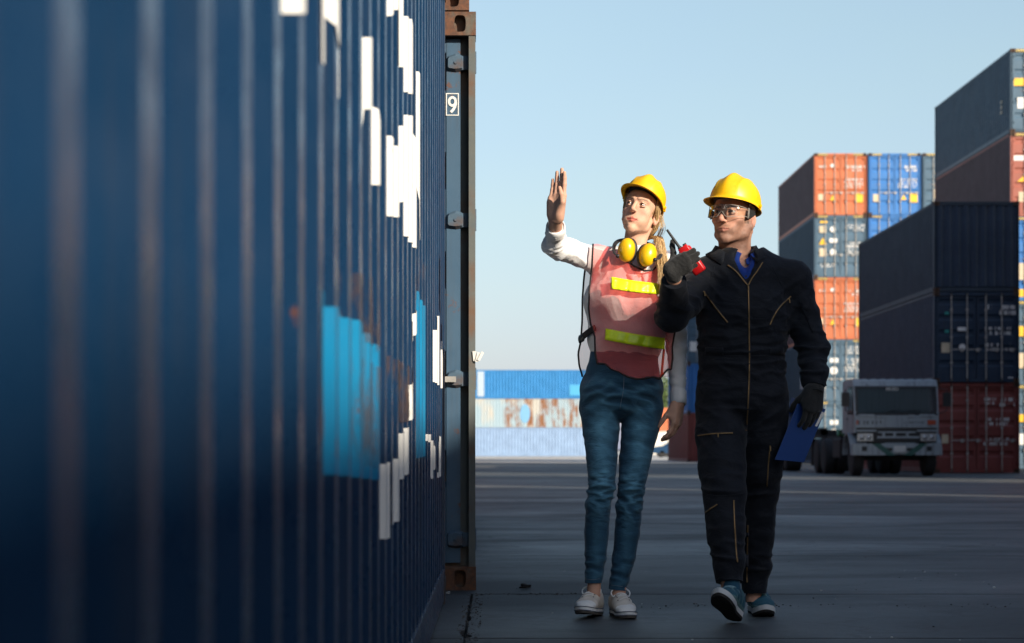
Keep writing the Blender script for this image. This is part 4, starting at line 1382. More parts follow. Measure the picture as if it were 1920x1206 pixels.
# ------------------------------------------------------------ heads (face towards -y, up +z, image right = +x)
def head_field(fem):
    fd = Field((-0.125, -0.150, -0.30), (0.125, 0.155, 0.135), 0.0022)
    w = 0.94 if fem else 1.0
    jw = 0.80 if fem else 1.06
    fd.ball((0, 0.022, 0.034), (0.075 * w, 0.094, 0.080), k=0)
    fd.ball((0, -0.028, 0.020), (0.066 * w, 0.060, 0.068), k=0.02)               # forehead
    fd.ball((0, -0.030, -0.036), ((0.053 if fem else 0.058) * w, 0.056, 0.070), k=0.02)              # mid face
    for s_ in (-1, 1):
        fd.limb((s_ * 0.057 * jw, 0.010, -0.045), (s_ * 0.050 * jw, -0.008, -0.078), 0.0155 if fem else 0.019, 0.0145 if fem else 0.017, k=0.02)   # jaw angle
        fd.limb((s_ * 0.050 * jw, -0.008, -0.078), (s_ * (0.010 if fem else 0.014), -0.074, -0.108), 0.015 if fem else 0.017, 0.012 if fem else 0.015, k=0.016)
        fd.ball((s_ * 0.043 * w, -0.055, -0.028), (0.019, 0.019, 0.018) if fem else (0.022, 0.022, 0.018), k=0.018)
        if fem: fd.ball((s_ * 0.034, -0.044, -0.052), (0.022, 0.022, 0.028), k=0.02)                              # cheekbone
        fd.limb((s_ * 0.012, -0.090, 0.020), (s_ * 0.046 * w, -0.070, 0.022), 0.009 if fem else 0.0115, 0.009, k=0.012)  # brow
    fd.limb((0, -0.080, -0.104), (0, -0.076, -0.112), 0.0135 if fem else 0.016, 0.012 if fem else 0.014, k=0.014)     # chin
    for s_ in (-1, 1):
        fd.ball((s_ * 0.032 * w, -0.103, 0.000), (0.0185, 0.0145, 0.0125), k=0.010, op='sub')
    # nose
    nl = 0.95 if fem else 1.08
    fd.limb((0, -0.088, 0.010), (0, -0.1115 * (1 if fem else 1.02), -0.032 * nl), 0.0075 if fem else 0.0092, 0.0095 if fem else 0.0115, k=0.010)
    for s_ in (-1, 1): fd.ball((s_ * 0.0105 * nl, -0.0995, -0.0365 * nl), (0.0075, 0.010, 0.0070), k=0.006)
    for s_ in (-1, 1): fd.ball((s_ * 0.0062, -0.107, -0.0455 * nl), (0.0035, 0.0045, 0.004), k=0.003, op='sub')
    # mouth mound, lips, line between
    fd.ball((0, -0.0745, -0.070), (0.034, 0.0150, 0.021), k=0.016)
    for s_ in (-1, 1): fd.ball((s_ * 0.029, -0.052, -0.066), (0.018, 0.018, 0.024), k=0.02)
    up, lo = (0.0046, 0.0060) if fem else (0.0032, 0.0044)
    for s_ in (-1, 1):
        fd.limb((s_ * 0.004, -0.0890, -0.0645), (s_ * 0.0235, -0.0815, -0.0692), up, 0.003, k=0.004)
        fd.limb((0, -0.0878, -0.0758), (s_ * 0.0215, -0.0815, -0.0715), lo, 0.003, k=0.004)
        fd.limb((0, -0.0945, -0.0698), (s_ * 0.0250, -0.0840, -0.0704), 0.0016, 0.0012, k=0.002, op='sub')
    fd.ball((0, -0.097, -0.0865), (0.014, 0.008, 0.0045), k=0.006, op='sub')
    # eyelids
    for s_ in (-1, 1):
        c = Vector((s_ * 0.0320 * w, -0.0765, 0.0005))
        fd.limb(c + Vector((-0.0135, -0.0035, 0.0050)), c + Vector((0.0, -0.0128, 0.0074 - (0.0014 if fem else 0.0008))), 0.0032, 0.0036, k=0.004)
        fd.limb(c + Vector((0.0, -0.0128, 0.0074 - (0.0014 if fem else 0.0008))), c + Vector((0.0135, -0.0035, 0.0050)), 0.0036, 0.0032, k=0.004)
        fd.limb(c + Vector((-0.0125, -0.0035, -0.0064)), c + Vector((0.0, -0.0100, -0.0074)), 0.0032, 0.0034, k=0.004)
        fd.limb(c + Vector((0.0, -0.0100, -0.0074)), c + Vector((0.0125, -0.0035, -0.0064)), 0.0034, 0.0032, k=0.004)
    # ears
    for s_ in (-1, 1):
        M = Matrix.Rotation(s_ * R(-24), 3, 'Z') @ Matrix.Rotation(R(-12), 3, 'X')
        ec = Vector((s_ * 0.0765 * w, 0.018, -0.022))
        fd.ball(ec, (0.0085, 0.0185, 0.031), k=0.006, rot=M)
        fd.ball(ec + Vector((s_ * 0.008, -0.004, 0.004)), (0.0075, 0.0105, 0.018), k=0.004, op='sub', rot=M)
        fd.ball(ec + Vector((s_ * 0.002, -0.008, -0.024)), (0.006, 0.008, 0.009), k=0.006)
    # neck
    nr = (0.045, 0.048) if fem else (0.062, 0.062)
    fd.limb((0, 0.028, -0.055), (0, 0.050, -0.250), nr, (nr[0] * 1.08, nr[1] * 1.06), k=0.022)
    if not fem:
        fd.ball((0, -0.018, -0.165), (0.013, 0.015, 0.02), k=0.02)
        for s_ in (-1, 1): fd.limb((s_ * 0.055, 0.035, -0.06), (s_ * 0.018, -0.02, -0.235), 0.014, 0.014, k=0.02)
    else:
        for s_ in (-1, 1): fd.limb((s_ * 0.046, 0.035, -0.06), (s_ * 0.016, -0.008, -0.235), 0.011, 0.011, k=0.02)
    return fd

def gauss(v, c, r_):
    c = np.array(c); r_ = np.array(r_)
    return np.exp(-((((v - c) / r_) ** 2).sum(1)))

def head_colors(v, fem):
    w = 0.94 if fem else 1.0
    base = np.array((0.64, 0.375, 0.255) if fem else (0.56, 0.30, 0.205))
    col = np.tile(base, (len(v), 1))
    nz = vnoise(v * 90)[:, None]; col *= 0.94 + 0.12 * nz
    def blend(m, c, a=1.0):
        nonlocal col
        m = np.clip(m * a, 0, 1)[:, None]; col = col * (1 - m) + np.array(c) * m
    av = v.copy(); av[:, 0] = np.abs(av[:, 0])
    blend(gauss(av, (0.040, -0.080, -0.035), (0.024, 0.03, 0.02)), (0.66, 0.30, 0.22), 0.5)      # cheeks
    blend(gauss(av, (0.0, -0.112, -0.034), (0.016, 0.02, 0.014)), (0.62, 0.26, 0.19), 0.4 if fem else 0.85)
    blend(gauss(av, (0.078, 0.018, -0.02), (0.012, 0.03, 0.035)), (0.62, 0.27, 0.20), 0.6)
    # lips
    lz = -0.0640 + 0.0020 * np.cos(av[:, 0] * 260)
    lip = ((av[:, 0] < 0.0235) & (v[:, 1] < -0.080) & (v[:, 2] < lz + 0.004 - av[:, 0] * 0.22) & (v[:, 2] > -0.0825 + av[:, 0] * 0.40)).astype(float)
    blend(lip, (0.56, 0.115, 0.085) if fem else (0.40, 0.13, 0.10), 0.8 if fem else 0.6)
    line = ((av[:, 0] < 0.0250) & (v[:, 1] < -0.078) & (np.abs(v[:, 2] + 0.0700) < 0.0019)).astype(float)
    blend(line, (0.20, 0.05, 0.04), 0.6 if fem else 0.5)
    # brows
    bz = 0.0195 - (av[:, 0] - 0.030) ** 2 * 10 + (0.004 if fem else 0.001) * (av[:, 0] / 0.04)
    brow = ((av[:, 0] > 0.009) & (av[:, 0] < 0.050) & (v[:, 1] < -0.055) & (np.abs(v[:, 2] - bz) < (0.0040 if fem else 0.0050) * (1.15 - av[:, 0] * 9))).astype(float)
    blend(brow * (0.55 + 0.45 * vnoise(v * 420)), (0.085, 0.045, 0.025) if fem else (0.055, 0.032, 0.022), 0.9)
    # upper and lower lash lines
    for s_ in (-1, 1):
        c = np.array((s_ * 0.0320 * w, -0.0885, 0.0036))
        q = v - c
        la = ((np.abs(q[:, 0]) < 0.0145) & (np.abs(q[:, 2] + (q[:, 0] / 0.0145) ** 2 * 0.0035) < 0.0021) & (v[:, 1] < -0.074)).astype(float)
        blend(la, (0.03, 0.016, 0.012), 0.95)
        q = v - np.array((s_ * 0.0320 * w, -0.0875, -0.0050))
        la = ((np.abs(q[:, 0]) < 0.013) & (np.abs(q[:, 2] - (q[:, 0] / 0.013) ** 2 * 0.003) < 0.0013) & (v[:, 1] < -0.074)).astype(float)
        blend(la, (0.22, 0.09, 0.07), 0.35)
    if fem:
        for s_ in (-1, 1): blend(gauss(v, (s_ * 0.0055, -0.093, 0.021), (0.0018, 0.02, 0.010)), (0.26, 0.11, 0.075), 0.6)
    else:
        # stubble on jaw, chin, lip; cropped hair on the scalp
        n2 = vnoise(v * 620); n1 = vnoise(v * 120)
        st = np.clip((-0.060 - v[:, 2] + np.maximum(0, av[:, 0] - 0.03) * 1.2) / 0.016, 0, 1) * np.clip((v[:, 2] + 0.150) / 0.018, 0, 1)
        st = np.maximum(st * np.clip((0.028 - v[:, 1]) / 0.02, 0, 1), gauss(av, (0.010, -0.10, -0.0575), (0.016, 0.03, 0.005)) * 0.9)
        st *= 1 - lip
        blend(st * (0.8 + 0.3 * n1) * (0.9 + 0.2 * n2), (0.15, 0.078, 0.055), 0.72)
    hair = np.clip((v[:, 2] - 0.052 + np.maximum(0, v[:, 1] + 0.02) * 1.15) / 0.012, 0, 1)
    hair = np.maximum(hair, np.clip((v[:, 1] - 0.040) / 0.014, 0, 1) * np.clip((v[:, 2] + 0.095) / 0.02, 0, 1))
    hair = np.maximum(hair, ((av[:, 0] > 0.058) & (v[:, 1] > -0.022) & (v[:, 1] < 0.012) & (v[:, 2] > -0.035)).astype(float) * 0.85)
    ear = (((av[:, 0] - 0.079 * w) / 0.016) ** 2 + ((v[:, 1] - 0.018) / 0.024) ** 2 + ((v[:, 2] + 0.024) / 0.036) ** 2) < 1
    hair = np.where(ear, 0, hair)
    hc = (0.34, 0.20, 0.09) if fem else (0.045, 0.030, 0.022)
    blend(hair * (0.7 + 0.3 * vnoise(v * 300)), hc, 1.0 if fem else 0.92)
    return col

m_skin = attr_mat('skin', 0.60, 0.10, spec=0.3, bump_=0.25, bscale=260, bdist=.0008)
m_eyew = plain('eye_white', (0.42, 0.37, 0.34), 0.15, var=0.03)
def eyes(parent, M, fem, look):
    """eyeballs with iris and pupil, gaze direction look in head space"""
    w = 0.94 if fem else 1.0
    for s_ in (-1, 1):
        c = Vector((s_ * 0.0320 * w, -0.0780, 0.0005))
        g = Vector(look).normalized()
        rot = g.to_track_quat('Z', 'Y').to_matrix().to_4x4()
        B = M @ Matrix.Translation(c) @ rot
        r_ = 0.0120
        pr = [(r_ * math.sin(a), -r_ * math.cos(a)) for a in [math.pi * i / 14 for i in range(12)]]
        pr[0] = (0, -r_)
        e = MB().lathe(pr + [(0.0066, 0.0099)], 20, B).build('eyeball', m_eyew, parent, smooth=True)
        MB().lathe([(0.0070, 0.0097), (0.0034, 0.0113), (0.0, 0.0118)], 20, B).build('iris', plain('iris_brown' if not fem else 'iris_hazel', (0.06, 0.035, 0.02), 0.1), e, smooth=True)
        MB().lathe([(0.0027, 0.01165), (0.0, 0.0121)], 14, B).build('pupil', plain('pupil_black', (0.006, 0.006, 0.006), 0.05), e, smooth=True)

# ------------------------------------------------------------ hard hat (head space)
def hard_hat(parent, M, scale=1.0, col=(0.90, 0.50, 0.004), white_band=False, tilt=-5, roll=0, lift=0.040):
    N, K = 96, 26
    v, f = [], []
    a0, b0, h0 = 0.108, 0.136, 0.125        # half width, half depth, height of the dome
    for i in range(N):
        th = 2 * math.pi * i / N
        cx, cy = math.sin(th), -math.cos(th)          # th = 0 is the front
        front = max(0.0, math.cos(th))
        for j in range(K):
            t = j / (K - 4)
            if t <= 1:
                ph = t * math.pi / 2
                r_ = math.sin(ph) ** 0.86
                z = h0 * math.cos(ph) ** 0.92 if ph < math.pi / 2 - 1e-6 else 0.0
                x, y = a0 * r_ * cx, b0 * r_ * cy
                # raised crown ridge running front to back and two side creases
                rg = math.exp(-(x / 0.020) ** 2) * (0.008 * max(0, 1 - abs(t - 0.22) * 1.25))
                cr = 0.0035 * math.exp(-((abs(x) - 0.055) / 0.006) ** 2) * max(0, min(1, (1 - t) * 3)) * min(1, t * 3)
                k = 1 + (rg + cr) / 0.11
                x, y, z = x * (1 + cr / 0.11), y * k, z * k + rg * 0.6
                v.append((x, y, z))
            else:
                q = (j - (K - 4)) / 3.0
                out = 0.006 + 0.040 * front ** 1.5
                drop = 0.004 + 0.012 * front ** 2
                x, y = (a0 + out * q * (0.35 + 0.65 * 1.0)) * cx, (b0 + out * q) * cy
                v.append((x * (1.0), y, -drop * q ** 1.3 - 0.004 * q))
    for i in range(N):
        for j in range(K - 1):
            i2 = (i + 1) % N
            f.append([i * K + j, i * K + j + 1, i2 * K + j + 1, i2 * K + j])
    Mh = M @ Matrix.Translation((0, 0.009, lift)) @ Matrix.Rotation(R(roll), 4, 'Y') @ Matrix.Rotation(R(tilt), 4, 'X') @ Matrix.Scale(scale, 4)
    vv = [Mh @ Vector(p) for p in v]
    m, nt, b = _new('hard_hat_shell') if 'hat' not in MATS else (MATS['hat'], None, None)
    if nt:
        n = noise(nt, 60, 4)
        nt.links.new(mix(nt, rng(nt, n, 0.35, 0.7), col, tuple(x * 0.92 for x in col)), b.inputs['Base Color'])
        b.inputs['Roughness'].default_value = 0.42
        b.inputs['Subsurface Weight'].default_value = 0.0
        MATS['hat'] = m
    hat = link('hard_hat', np_mesh('hard_hat', vv, f, True, [m]), parent)
    bm = bmesh.new(); bm.from_mesh(hat.data); bmesh.ops.remove_doubles(bm, verts=bm.verts, dist=2e-4); bmesh.ops.recalc_face_normals(bm, faces=bm.faces); bm.to_mesh(hat.data); bm.free()
    sm = hat.modifiers.new('thick', 'SOLIDIFY'); sm.thickness = 0.003; sm.offset = -1
    # suspension: dark sweatband and crown straps inside
    sb = MB()
    ring = [Mh @ Vector((0.088 * math.sin(t), -0.108 * math.cos(t) + 0.002, -0.002)) for t in [2 * math.pi * i / 40 for i in range(41)]]
    ring2 = [Mh @ Vector((0.094 * math.sin(t), -0.116 * math.cos(t) + 0.002, 0.034)) for t in [2 * math.pi * i / 40 for i in range(41)]]
    sb.add(ring + ring2, [(i, i + 1, 42 + i, 41 + i) for i in range(40)])
    so = sb.build('sweatband', plain('sweatband_black', (0.012, 0.012, 0.013), 0.8), hat, smooth=True)
    s2 = so.modifiers.new('thick', 'SOLIDIFY'); s2.thickness = 0.003
    hn = MB()
    for dz, r0, r1 in ((-0.014, 0.086, 0.106),):
        rr = [Mh @ Vector((r0 * math.sin(t), r1 * -math.cos(t), dz - 0.045 * max(0, -math.cos(t)))) for t in [R(75 + 210 * i / 30) for i in range(31)]]
        r2_ = [Mh @ Vector(((r0 + .002) * math.sin(t), (r1 + .002) * -math.cos(t), dz + 0.026 - 0.030 * max(0, -math.cos(t)))) for t in [R(75 + 210 * i / 30) for i in range(31)]]
        hn.add(rr + r2_, [(i, i + 1, 32 + i, 31 + i) for i in range(30)])
    ho = hn.build('nape_strap', plain('strap_pale' if white_band else 'strap_black', (0.55, 0.53, 0.49) if white_band else (0.015, 0.015, 0.016), 0.6), hat, smooth=True)
    s3 = ho.modifiers.new('thick', 'SOLIDIFY'); s3.thickness = 0.003
    # side slots and lugs
    for s_ in (-1, 1):
        lg = MB()
        c = Mh @ Vector((s_ * (a0 + 0.004), 0.012, 0.004)); ax = (Mh.to_3x3() @ Vector((s_, 0, 0))).normalized()
        lg.tube([c - ax * .004, c + ax * 0.006], [0.009, 0.008], 10)
        lg.tube([c + Vector((0, 0.002, -0.012)) - ax * .004, c + Vector((0, 0.002, -0.012)) + ax * 0.004], 0.006, 8)
        lg.build('lug', m, hat, smooth=True, angle=40)
    return hat
# ------------------------------------------------------------ shared builders for the two walkers
def field_obj(name, fd, mat, parent, fold=(), smooth=1, fine=0.0, seed=0.0, colfn=None, post=None):
    v, f = fd.mesh()
    if smooth: v = relax(v, f, smooth)
    if len(fold):
        n = normals(v, f); v = v + n * folds(v, fold, seed)[:, None]
        v = relax(v, f, 1, 0.35)
    if fine:
        n = normals(v, f); v = v + n * ((vnoise(v * 38 + seed) - .5) * fine)[:, None]
    if post: v = post(v)
    me = np_mesh(name, v, f, True, [mat])
    if colfn: set_col(me, colfn(v))
    return link(name, me, parent)

def bvh_of(fd, smooth=2):
    v, f = fd.mesh(); v = relax(v, f, smooth)
    return BVHTree.FromPolygons([tuple(p) for p in v.tolist()], f.tolist())
def bvh_obj(o):
    me = o.data
    return BVHTree.FromPolygons([tuple(v.co) for v in me.vertices], [tuple(p.vertices) for p in me.polygons])
CAMP = Vector((0, 0, CZ))
def stick(b, x, y, off, back=None):
    """point on the surface b seen at photo pixel (x, y), lifted by off towards the eye"""
    d = Vector(((x - CX) / F, 1.0, (CY - y) / F)).normalized()
    hit = b.ray_cast(CAMP + d * 6, d, 5)
    if hit[0] is None:
        near = b.find_nearest(P(x, y, back or 8.6)); return near[0] - d * off
    return hit[0] - d * off
def strip(name, b, line, width, off, mat, parent, n=30, thick=0.0012, wob=0.0):
    """a flat ribbon laid on surface b along photo-pixel points"""
    pts = ring_chain([(x, y, 0) for x, y in line], n=n)
    L_, R_ = [], []
    for i, p in enumerate(pts):
        t = (pts[min(i + 1, len(pts) - 1)] - pts[max(0, i - 1)]); t.normalize()
        nx, ny = -t.y, t.x
        L_.append(stick(b, p.x + nx * width / 2, p.y + ny * width / 2, off)); R_.append(stick(b, p.x - nx * width / 2, p.y - ny * width / 2, off))
    m = len(pts)
    me = np_mesh(name, L_ + R_, [[i, i + 1, m + i + 1, m + i] for i in range(m - 1)], True, [mat])
    o = link(name, me, parent)
    s_ = o.modifiers.new('thick', 'SOLIDIFY'); s_.thickness = thick; s_.offset = 0
    return o
def cord(name, b, line, r_, off, mat, parent, n=40, closed=False):
    pts = [stick(b, p.x, p.y, off) for p in ring_chain([(x, y, 0) for x, y in line], closed, n)]
    return MB().tube(pts, r_, 6).build(name, mat, parent, smooth=True)

def settle(root, base):
    root.location = base
    for c in root.children: c.location = c.location - Vector(base)

def head_matrix(eye_px, d, yaw, pitch, roll, scale):
    Rm = Matrix.Rotation(R(roll), 4, 'Y') @ Matrix.Rotation(R(yaw), 4, 'Z') @ Matrix.Rotation(R(pitch), 4, 'X') @ Matrix.Scale(scale, 4)
    e = Rm @ Vector((0, -0.0885, 0))
    p = P(eye_px[0], eye_px[1], d)
    return Matrix.Translation(p - e) @ Rm

def skin_tint(v, base, seed=0.0):
    c = np.tile(np.array(base), (len(v), 1)); n = vnoise(v * 60 + seed)[:, None]; n2 = vnoise(v * 14 + seed)[:, None]
    return c * (0.86 + 0.2 * n + 0.1 * n2)

def join_body(parts, parent, name='body'):
    """several closed shells of one person -> one mesh with a colour per vertex"""
    V, Fq, C, k = [], [], [], 0
    for v, f, c in parts:
        V.append(v); Fq.append(f + k); C.append(c); k += len(v)
    me = np_mesh(name, np.concatenate(V), np.concatenate(Fq), True, [m_skin])
    set_col(me, np.concatenate(C))
    return link(name, me, parent)

m_lace = plain('lace', (0.80, 0.80, 0.78), 0.8)
def shoe(parent, heel, ang, pitch, L, upper, sole, cap, stripe, style, roll=0.0):
    """heel: ground point under the heel; ang: toe direction turned from -y (towards +x positive)"""
    M = Matrix.Translation(heel) @ Matrix.Rotation(R(ang), 4, 'Z') @ Matrix.Rotation(R(-pitch), 4, 'X') @ Matrix.Rotation(R(roll), 4, 'Y')
    k = L / 0.27
    # outline of the sole (x half widths along -y)
    st = [(0.0, 0.010), (0.008, 0.024), (0.03, 0.034), (0.075, 0.034), (0.12, 0.034), (0.165, 0.042), (0.20, 0.046), (0.23, 0.043), (0.252, 0.033), (0.264, 0.019), (0.27, 0.006)]
    pts = [(x, -y) for y, x in st] + [(-x * 0.93, -y) for y, x in reversed(st)]
    pts = [(p.x, p.y) for p in ring_chain([(x, y, 0) for x, y in pts], True, 80)]
    runner = style == 'runner'
    hs = 0.030 if runner else 0.026
    def layer(z0, z1, grow0, grow1, mat, nm, rocker=0.0):
        n = len(pts)
        def zz(y, z): return z + (rocker * max(0, (-y - 0.19) / 0.08) ** 2 * 0.022)
        lo = [(x * (1 + grow0), (y + .135) * (1 + grow0 * .4) - .135, zz(y, z0)) for x, y in pts]
        hi = [(x * (1 + grow1), (y + .135) * (1 + grow1 * .4) - .135, zz(y, z1)) for x, y in pts]
        v = [M @ (Vector(p) * k) for p in lo + hi]
        f = [list(range(n))[::-1], list(range(n, 2 * n))] + [[i, (i + 1) % n, n + (i + 1) % n, n + i] for i in range(n)]
        return link(nm, np_mesh(nm, v, f, False, [mat]), parent)
    rk = 1.0 if runner else 0.35
    so = layer(0.0, hs * 0.35, -0.04, 0.0, cap['out'], 'outsole', rk)
    layer(hs * 0.35 + .0003, hs, 0.02, 0.03, sole, 'sole', rk)
    if stripe:
        for z in (hs + 0.0005, hs * 0.45):
            mb = MB().tube([M @ (Vector((x * 1.035, (y + .135) * 1.015 - .135, z + rk * max(0, (-y - 0.19) / 0.08) ** 2 * 0.022)) * k) for x, y in pts + pts[:1]], 0.0017, 5)
            mb.build('sole_stripe', stripe, parent)
    fd = Field((-0.07, -0.29, 0.0), (0.07, 0.03, 0.16), 0.003)
    h = hs
    fd.chain([(0, -0.038, h + 0.030), (0, -0.085, h + 0.034), (0, -0.14, h + 0.026), (0.001, -0.19, h + 0.014), (0.001, -0.225, h + 0.008)], [(0.033, 0.036), (0.033, 0.040), (0.037, 0.034), (0.041, 0.026), (0.036, 0.022)], k=0.02, side=(1, 0, 0))
    fd.limb((0, -0.045, h + 0.02), (0, -0.052, h + 0.080), (0.034, 0.038), (0.031, 0.040), k=0.02)
    fd.limb((0, -0.085, h + 0.060), (0, -0.145, h + 0.035), (0.024, 0.02), (0.028, 0.02), k=0.02)
    fd.limb((0, -0.050, h + 0.13), (0, -0.048, h + 0.052), (0.024, 0.033), (0.023, 0.028), k=0.006, op='sub')
    fd.cut((0, 0, 0.012), (0, 0, -1)); fd.cut((0, -0.03, h + 0.060), (0, 0.42, 1), 0.006)
    v, f = fd.mesh(); v = relax(v, f, 1)
    vl = v.copy()
    n = normals(v, f); v = v + n * ((vnoise(v * 70) - .5) * 0.003)[:, None]
    Mn = np.array(M); wv = (v * k) @ Mn[:3, :3].T + Mn[:3, 3]
    me = np_mesh('upper', wv, f, True, [upper['mat']])
    c = np.tile(np.array(upper['col']), (len(v), 1)) * (0.85 + .3 * vnoise(vl * 40))[:, None]
    if runner:
        mask = ((vl[:, 2] < h + 0.016) | ((np.abs(np.sin(vl[:, 1] * 60 + np.abs(vl[:, 0]) * 40)) < 0.25) & (vl[:, 1] > -0.2)))
        c[mask] = np.array(upper['col2'])
    else:
        toe = (vl[:, 1] < -0.222 + np.abs(vl[:, 0]) * 0.35); c[toe] = np.array(upper['col2'])
    set_col(me, c)
    up = link('upper', me, parent)
    b = bvh_obj(up)
    # laces
    lm = upper['lace']
    mb = MB()
    Mi = M.to_3x3()
    for r_ in range(6):
        yy = -0.088 - r_ * 0.0165
        pp = []
        for i in range(7):
            x = -0.020 + 0.04 * i / 6
            o_ = M @ (Vector((x, yy + (0.006 if r_ % 2 else -0.002) * (i - 3) / 3, 0.2)) * k)
            hit = b.ray_cast(o_, -(Mi @ Vector((0, 0, 1))).normalized(), 1)
            if hit[0] is not None: pp.append(hit[0] + Mi @ Vector((0, 0, 0.0018)))
        if len(pp) > 2: mb.tube(pp, 0.0036, 6, flat=0.6)
    if not runner:
        c0 = Vector((0.0, -0.086, h + 0.082))
        for s_ in (-1, 1):
            lp = ring_chain([c0, c0 + Vector((s_ * 0.022, -0.012, 0.010)), c0 + Vector((s_ * 0.040, -0.022, -0.004)), c0 + Vector((s_ * 0.034, -0.030, -0.022)), c0 + Vector((s_ * 0.014, -0.018, -0.010)), c0], n=20)
            mb.tube([M @ (p * k) for p in lp], 0.0030, 6)
            lp = ring_chain([c0, c0 + Vector((s_ * 0.014, -0.02, -0.010)), c0 + Vector((s_ * 0.022, -0.040, -0.030))], n=12)
            mb.tube([M @ (p * k) for p in lp], 0.0028, 6)
    mb.build('laces', lm, up, smooth=True)
    if not runner:
        ey = MB()
        for r_ in range(6):
            for s_ in (-1, 1):
                yy = -0.088 - r_ * 0.0165
                o_ = M @ (Vector((s_ * 0.0245, yy, 0.2)) * k)
                hit = b.ray_cast(o_, -(Mi @ Vector((0, 0, 1))).normalized(), 1)
                if hit[0] is not None: ey.tube([hit[0] - hit[1] * 0.001, hit[0] + hit[1] * 0.0012], 0.0028, 8)
        ey.build('eyelets', plain('eyelet_dark', (0.03, 0.03, 0.04), 0.4, 0.5), up)
    return up
# ============================================================ the woman with the raised hand
DW = 8.70
Wp = lambda x, y, d=0.0: P(x, y, DW + d)
woman = empty('person', (0, 0, 0))
tag(woman, 'person in white shirt, pink safety vest and blue jeans raising one hand', 'person')
m_shirt = cloth_mat('shirt_white', (0.74, 0.73, 0.72), 0.04, 0.8, 1400, sheen=0.1, bstr=0.12, crease=0.8, cst=(1.6, 1.6, 1.0))
m_jean = cloth_mat('denim', (0.015, 0.060, 0.108), 0.18, 0.85, 1100, wear=(0.12, 0.31, 0.43), twill=True, crease=1.0)
SK_W = (0.58, 0.33, 0.23)
# ---- body (skin): head and neck, hands, limbs, trunk
MH = head_matrix((1192, 382), DW - 0.085, -21, -9, 11, 0.98)
hv, hf = head_field(True).mesh(); hv = relax(hv, hf, 1, 0.3)
hc = head_colors(hv, True)
Mn = np.array(MH); hw = hv @ Mn[:3, :3].T + Mn[:3, 3]
sh_r, el_r, wr_r = Wp(1131, 487), Wp(1040, 462, -0.17), Wp(1042.5, 411, -0.36)
sh_l, el_l, wr_l = Wp(1258, 503, 0.01), Wp(1269, 640, 0.05), Wp(1272, 757, -0.03)
fdh = Field(Wp(1005, 470, -0.5) - Vector((0, .05, 0)), Wp(1085, 285, -0.15) + Vector((0, .05, 0)), 0.0027)
fdh.limb(el_r, wr_r, 0.036, (0.026, 0.023), k=0)
hand(fdh, wr_r + Vector((0, 0, 0.004)), (0.06, -0.03, 1), (-0.66, -0.75, 0.02), False, [(-3, 4, 4), (-4, 4, 4), (-3, 5, 5), (-8, 8, 6)], (28, 14, 34), 1.04, spread=-0.02)
h1 = fdh.mesh()
fdl = Field(Wp(1225, 850, -0.2), Wp(1300, 720, 0.15), 0.0027)
fdl.limb(el_l, wr_l, 0.038, (0.026, 0.022), k=0)
hand(fdl, wr_l, (-0.10, -0.10, -1), (-0.75, 0.45, 0), True, [(18, 22, 14), (24, 28, 18), (28, 32, 20), (30, 34, 20)], (22, 30, 10), 0.98, spread=0.05)
h2 = fdl.mesh()
fb = Field(Wp(1060, 1130, -0.3), Wp(1300, 470, 0.25), 0.008)
fb.limb(Wp(1192, 490), Wp(1178, 580), (0.10, 0.07), (0.115, 0.08), k=.02).limb(Wp(1178, 580), Wp(1170, 665), (0.115, .08), (.10, .07), k=.03).limb(Wp(1170, 665), Wp(1166, 735), (.10, .07), (.135, .09), k=.03)
fb.limb(sh_r, el_r, .038, .033, k=.02).limb(sh_l, el_l, .038, .032, k=.02).limb(Wp(1192, 490), sh_r, .035, .036, k=.03).limb(Wp(1192, 490), sh_l, .035, .036, k=.03)
R_leg = [(1125, 765, 0.0, 0.0859, 0.0946), (1127, 807, -.02, 0.0745, 0.0830), (1128.5, 860, -.06, 0.0630, 0.0685), (1128.5, 908, -.085, 0.0535, 0.0579), (1121, 951, -.075, 0.0497, 0.0550), (1118.5, 1000, -.05, 0.0497, 0.0550), (1117, 1044, -.045, 0.0439, 0.0473), (1113, 1092, -.045, 0.0349, 0.0386)]
L_leg = [(1205, 765, 0.0, 0.0840, 0.0946), (1200, 807, -.01, 0.0764, 0.0840), (1191, 860, -.04, 0.0649, 0.0704), (1185, 908, -.060, 0.0554, 0.0598), (1180, 951, -.05, 0.0516, 0.0560), (1176, 1000, -.03, 0.0516, 0.0560), (1170, 1044, -.025, 0.0468, 0.0502), (1158, 1105, -.025, 0.0363, 0.0396)]
for leg, foot in ((R_leg, (1113, 1118, -.05)), (L_leg, (1158, 1128, -.035))):
    fb.chain([Wp(a, b, c) for a, b, c, d, e in leg[::2]] + [Wp(*foot)], [d * .62 for a, b, c, d, e in leg[::2]] + [.030], k=.02)
b1 = fb.mesh()
parts = [(hw, hf, hc), (*h1, skin_tint(h1[0], SK_W)), (*h2, skin_tint(h2[0], SK_W, 3)), (relax(*b1, 2), b1[1], skin_tint(b1[0], SK_W, 5))]
body = join_body(parts, woman)
eyes(body, MH, True, (-0.16, -1, 0.10))
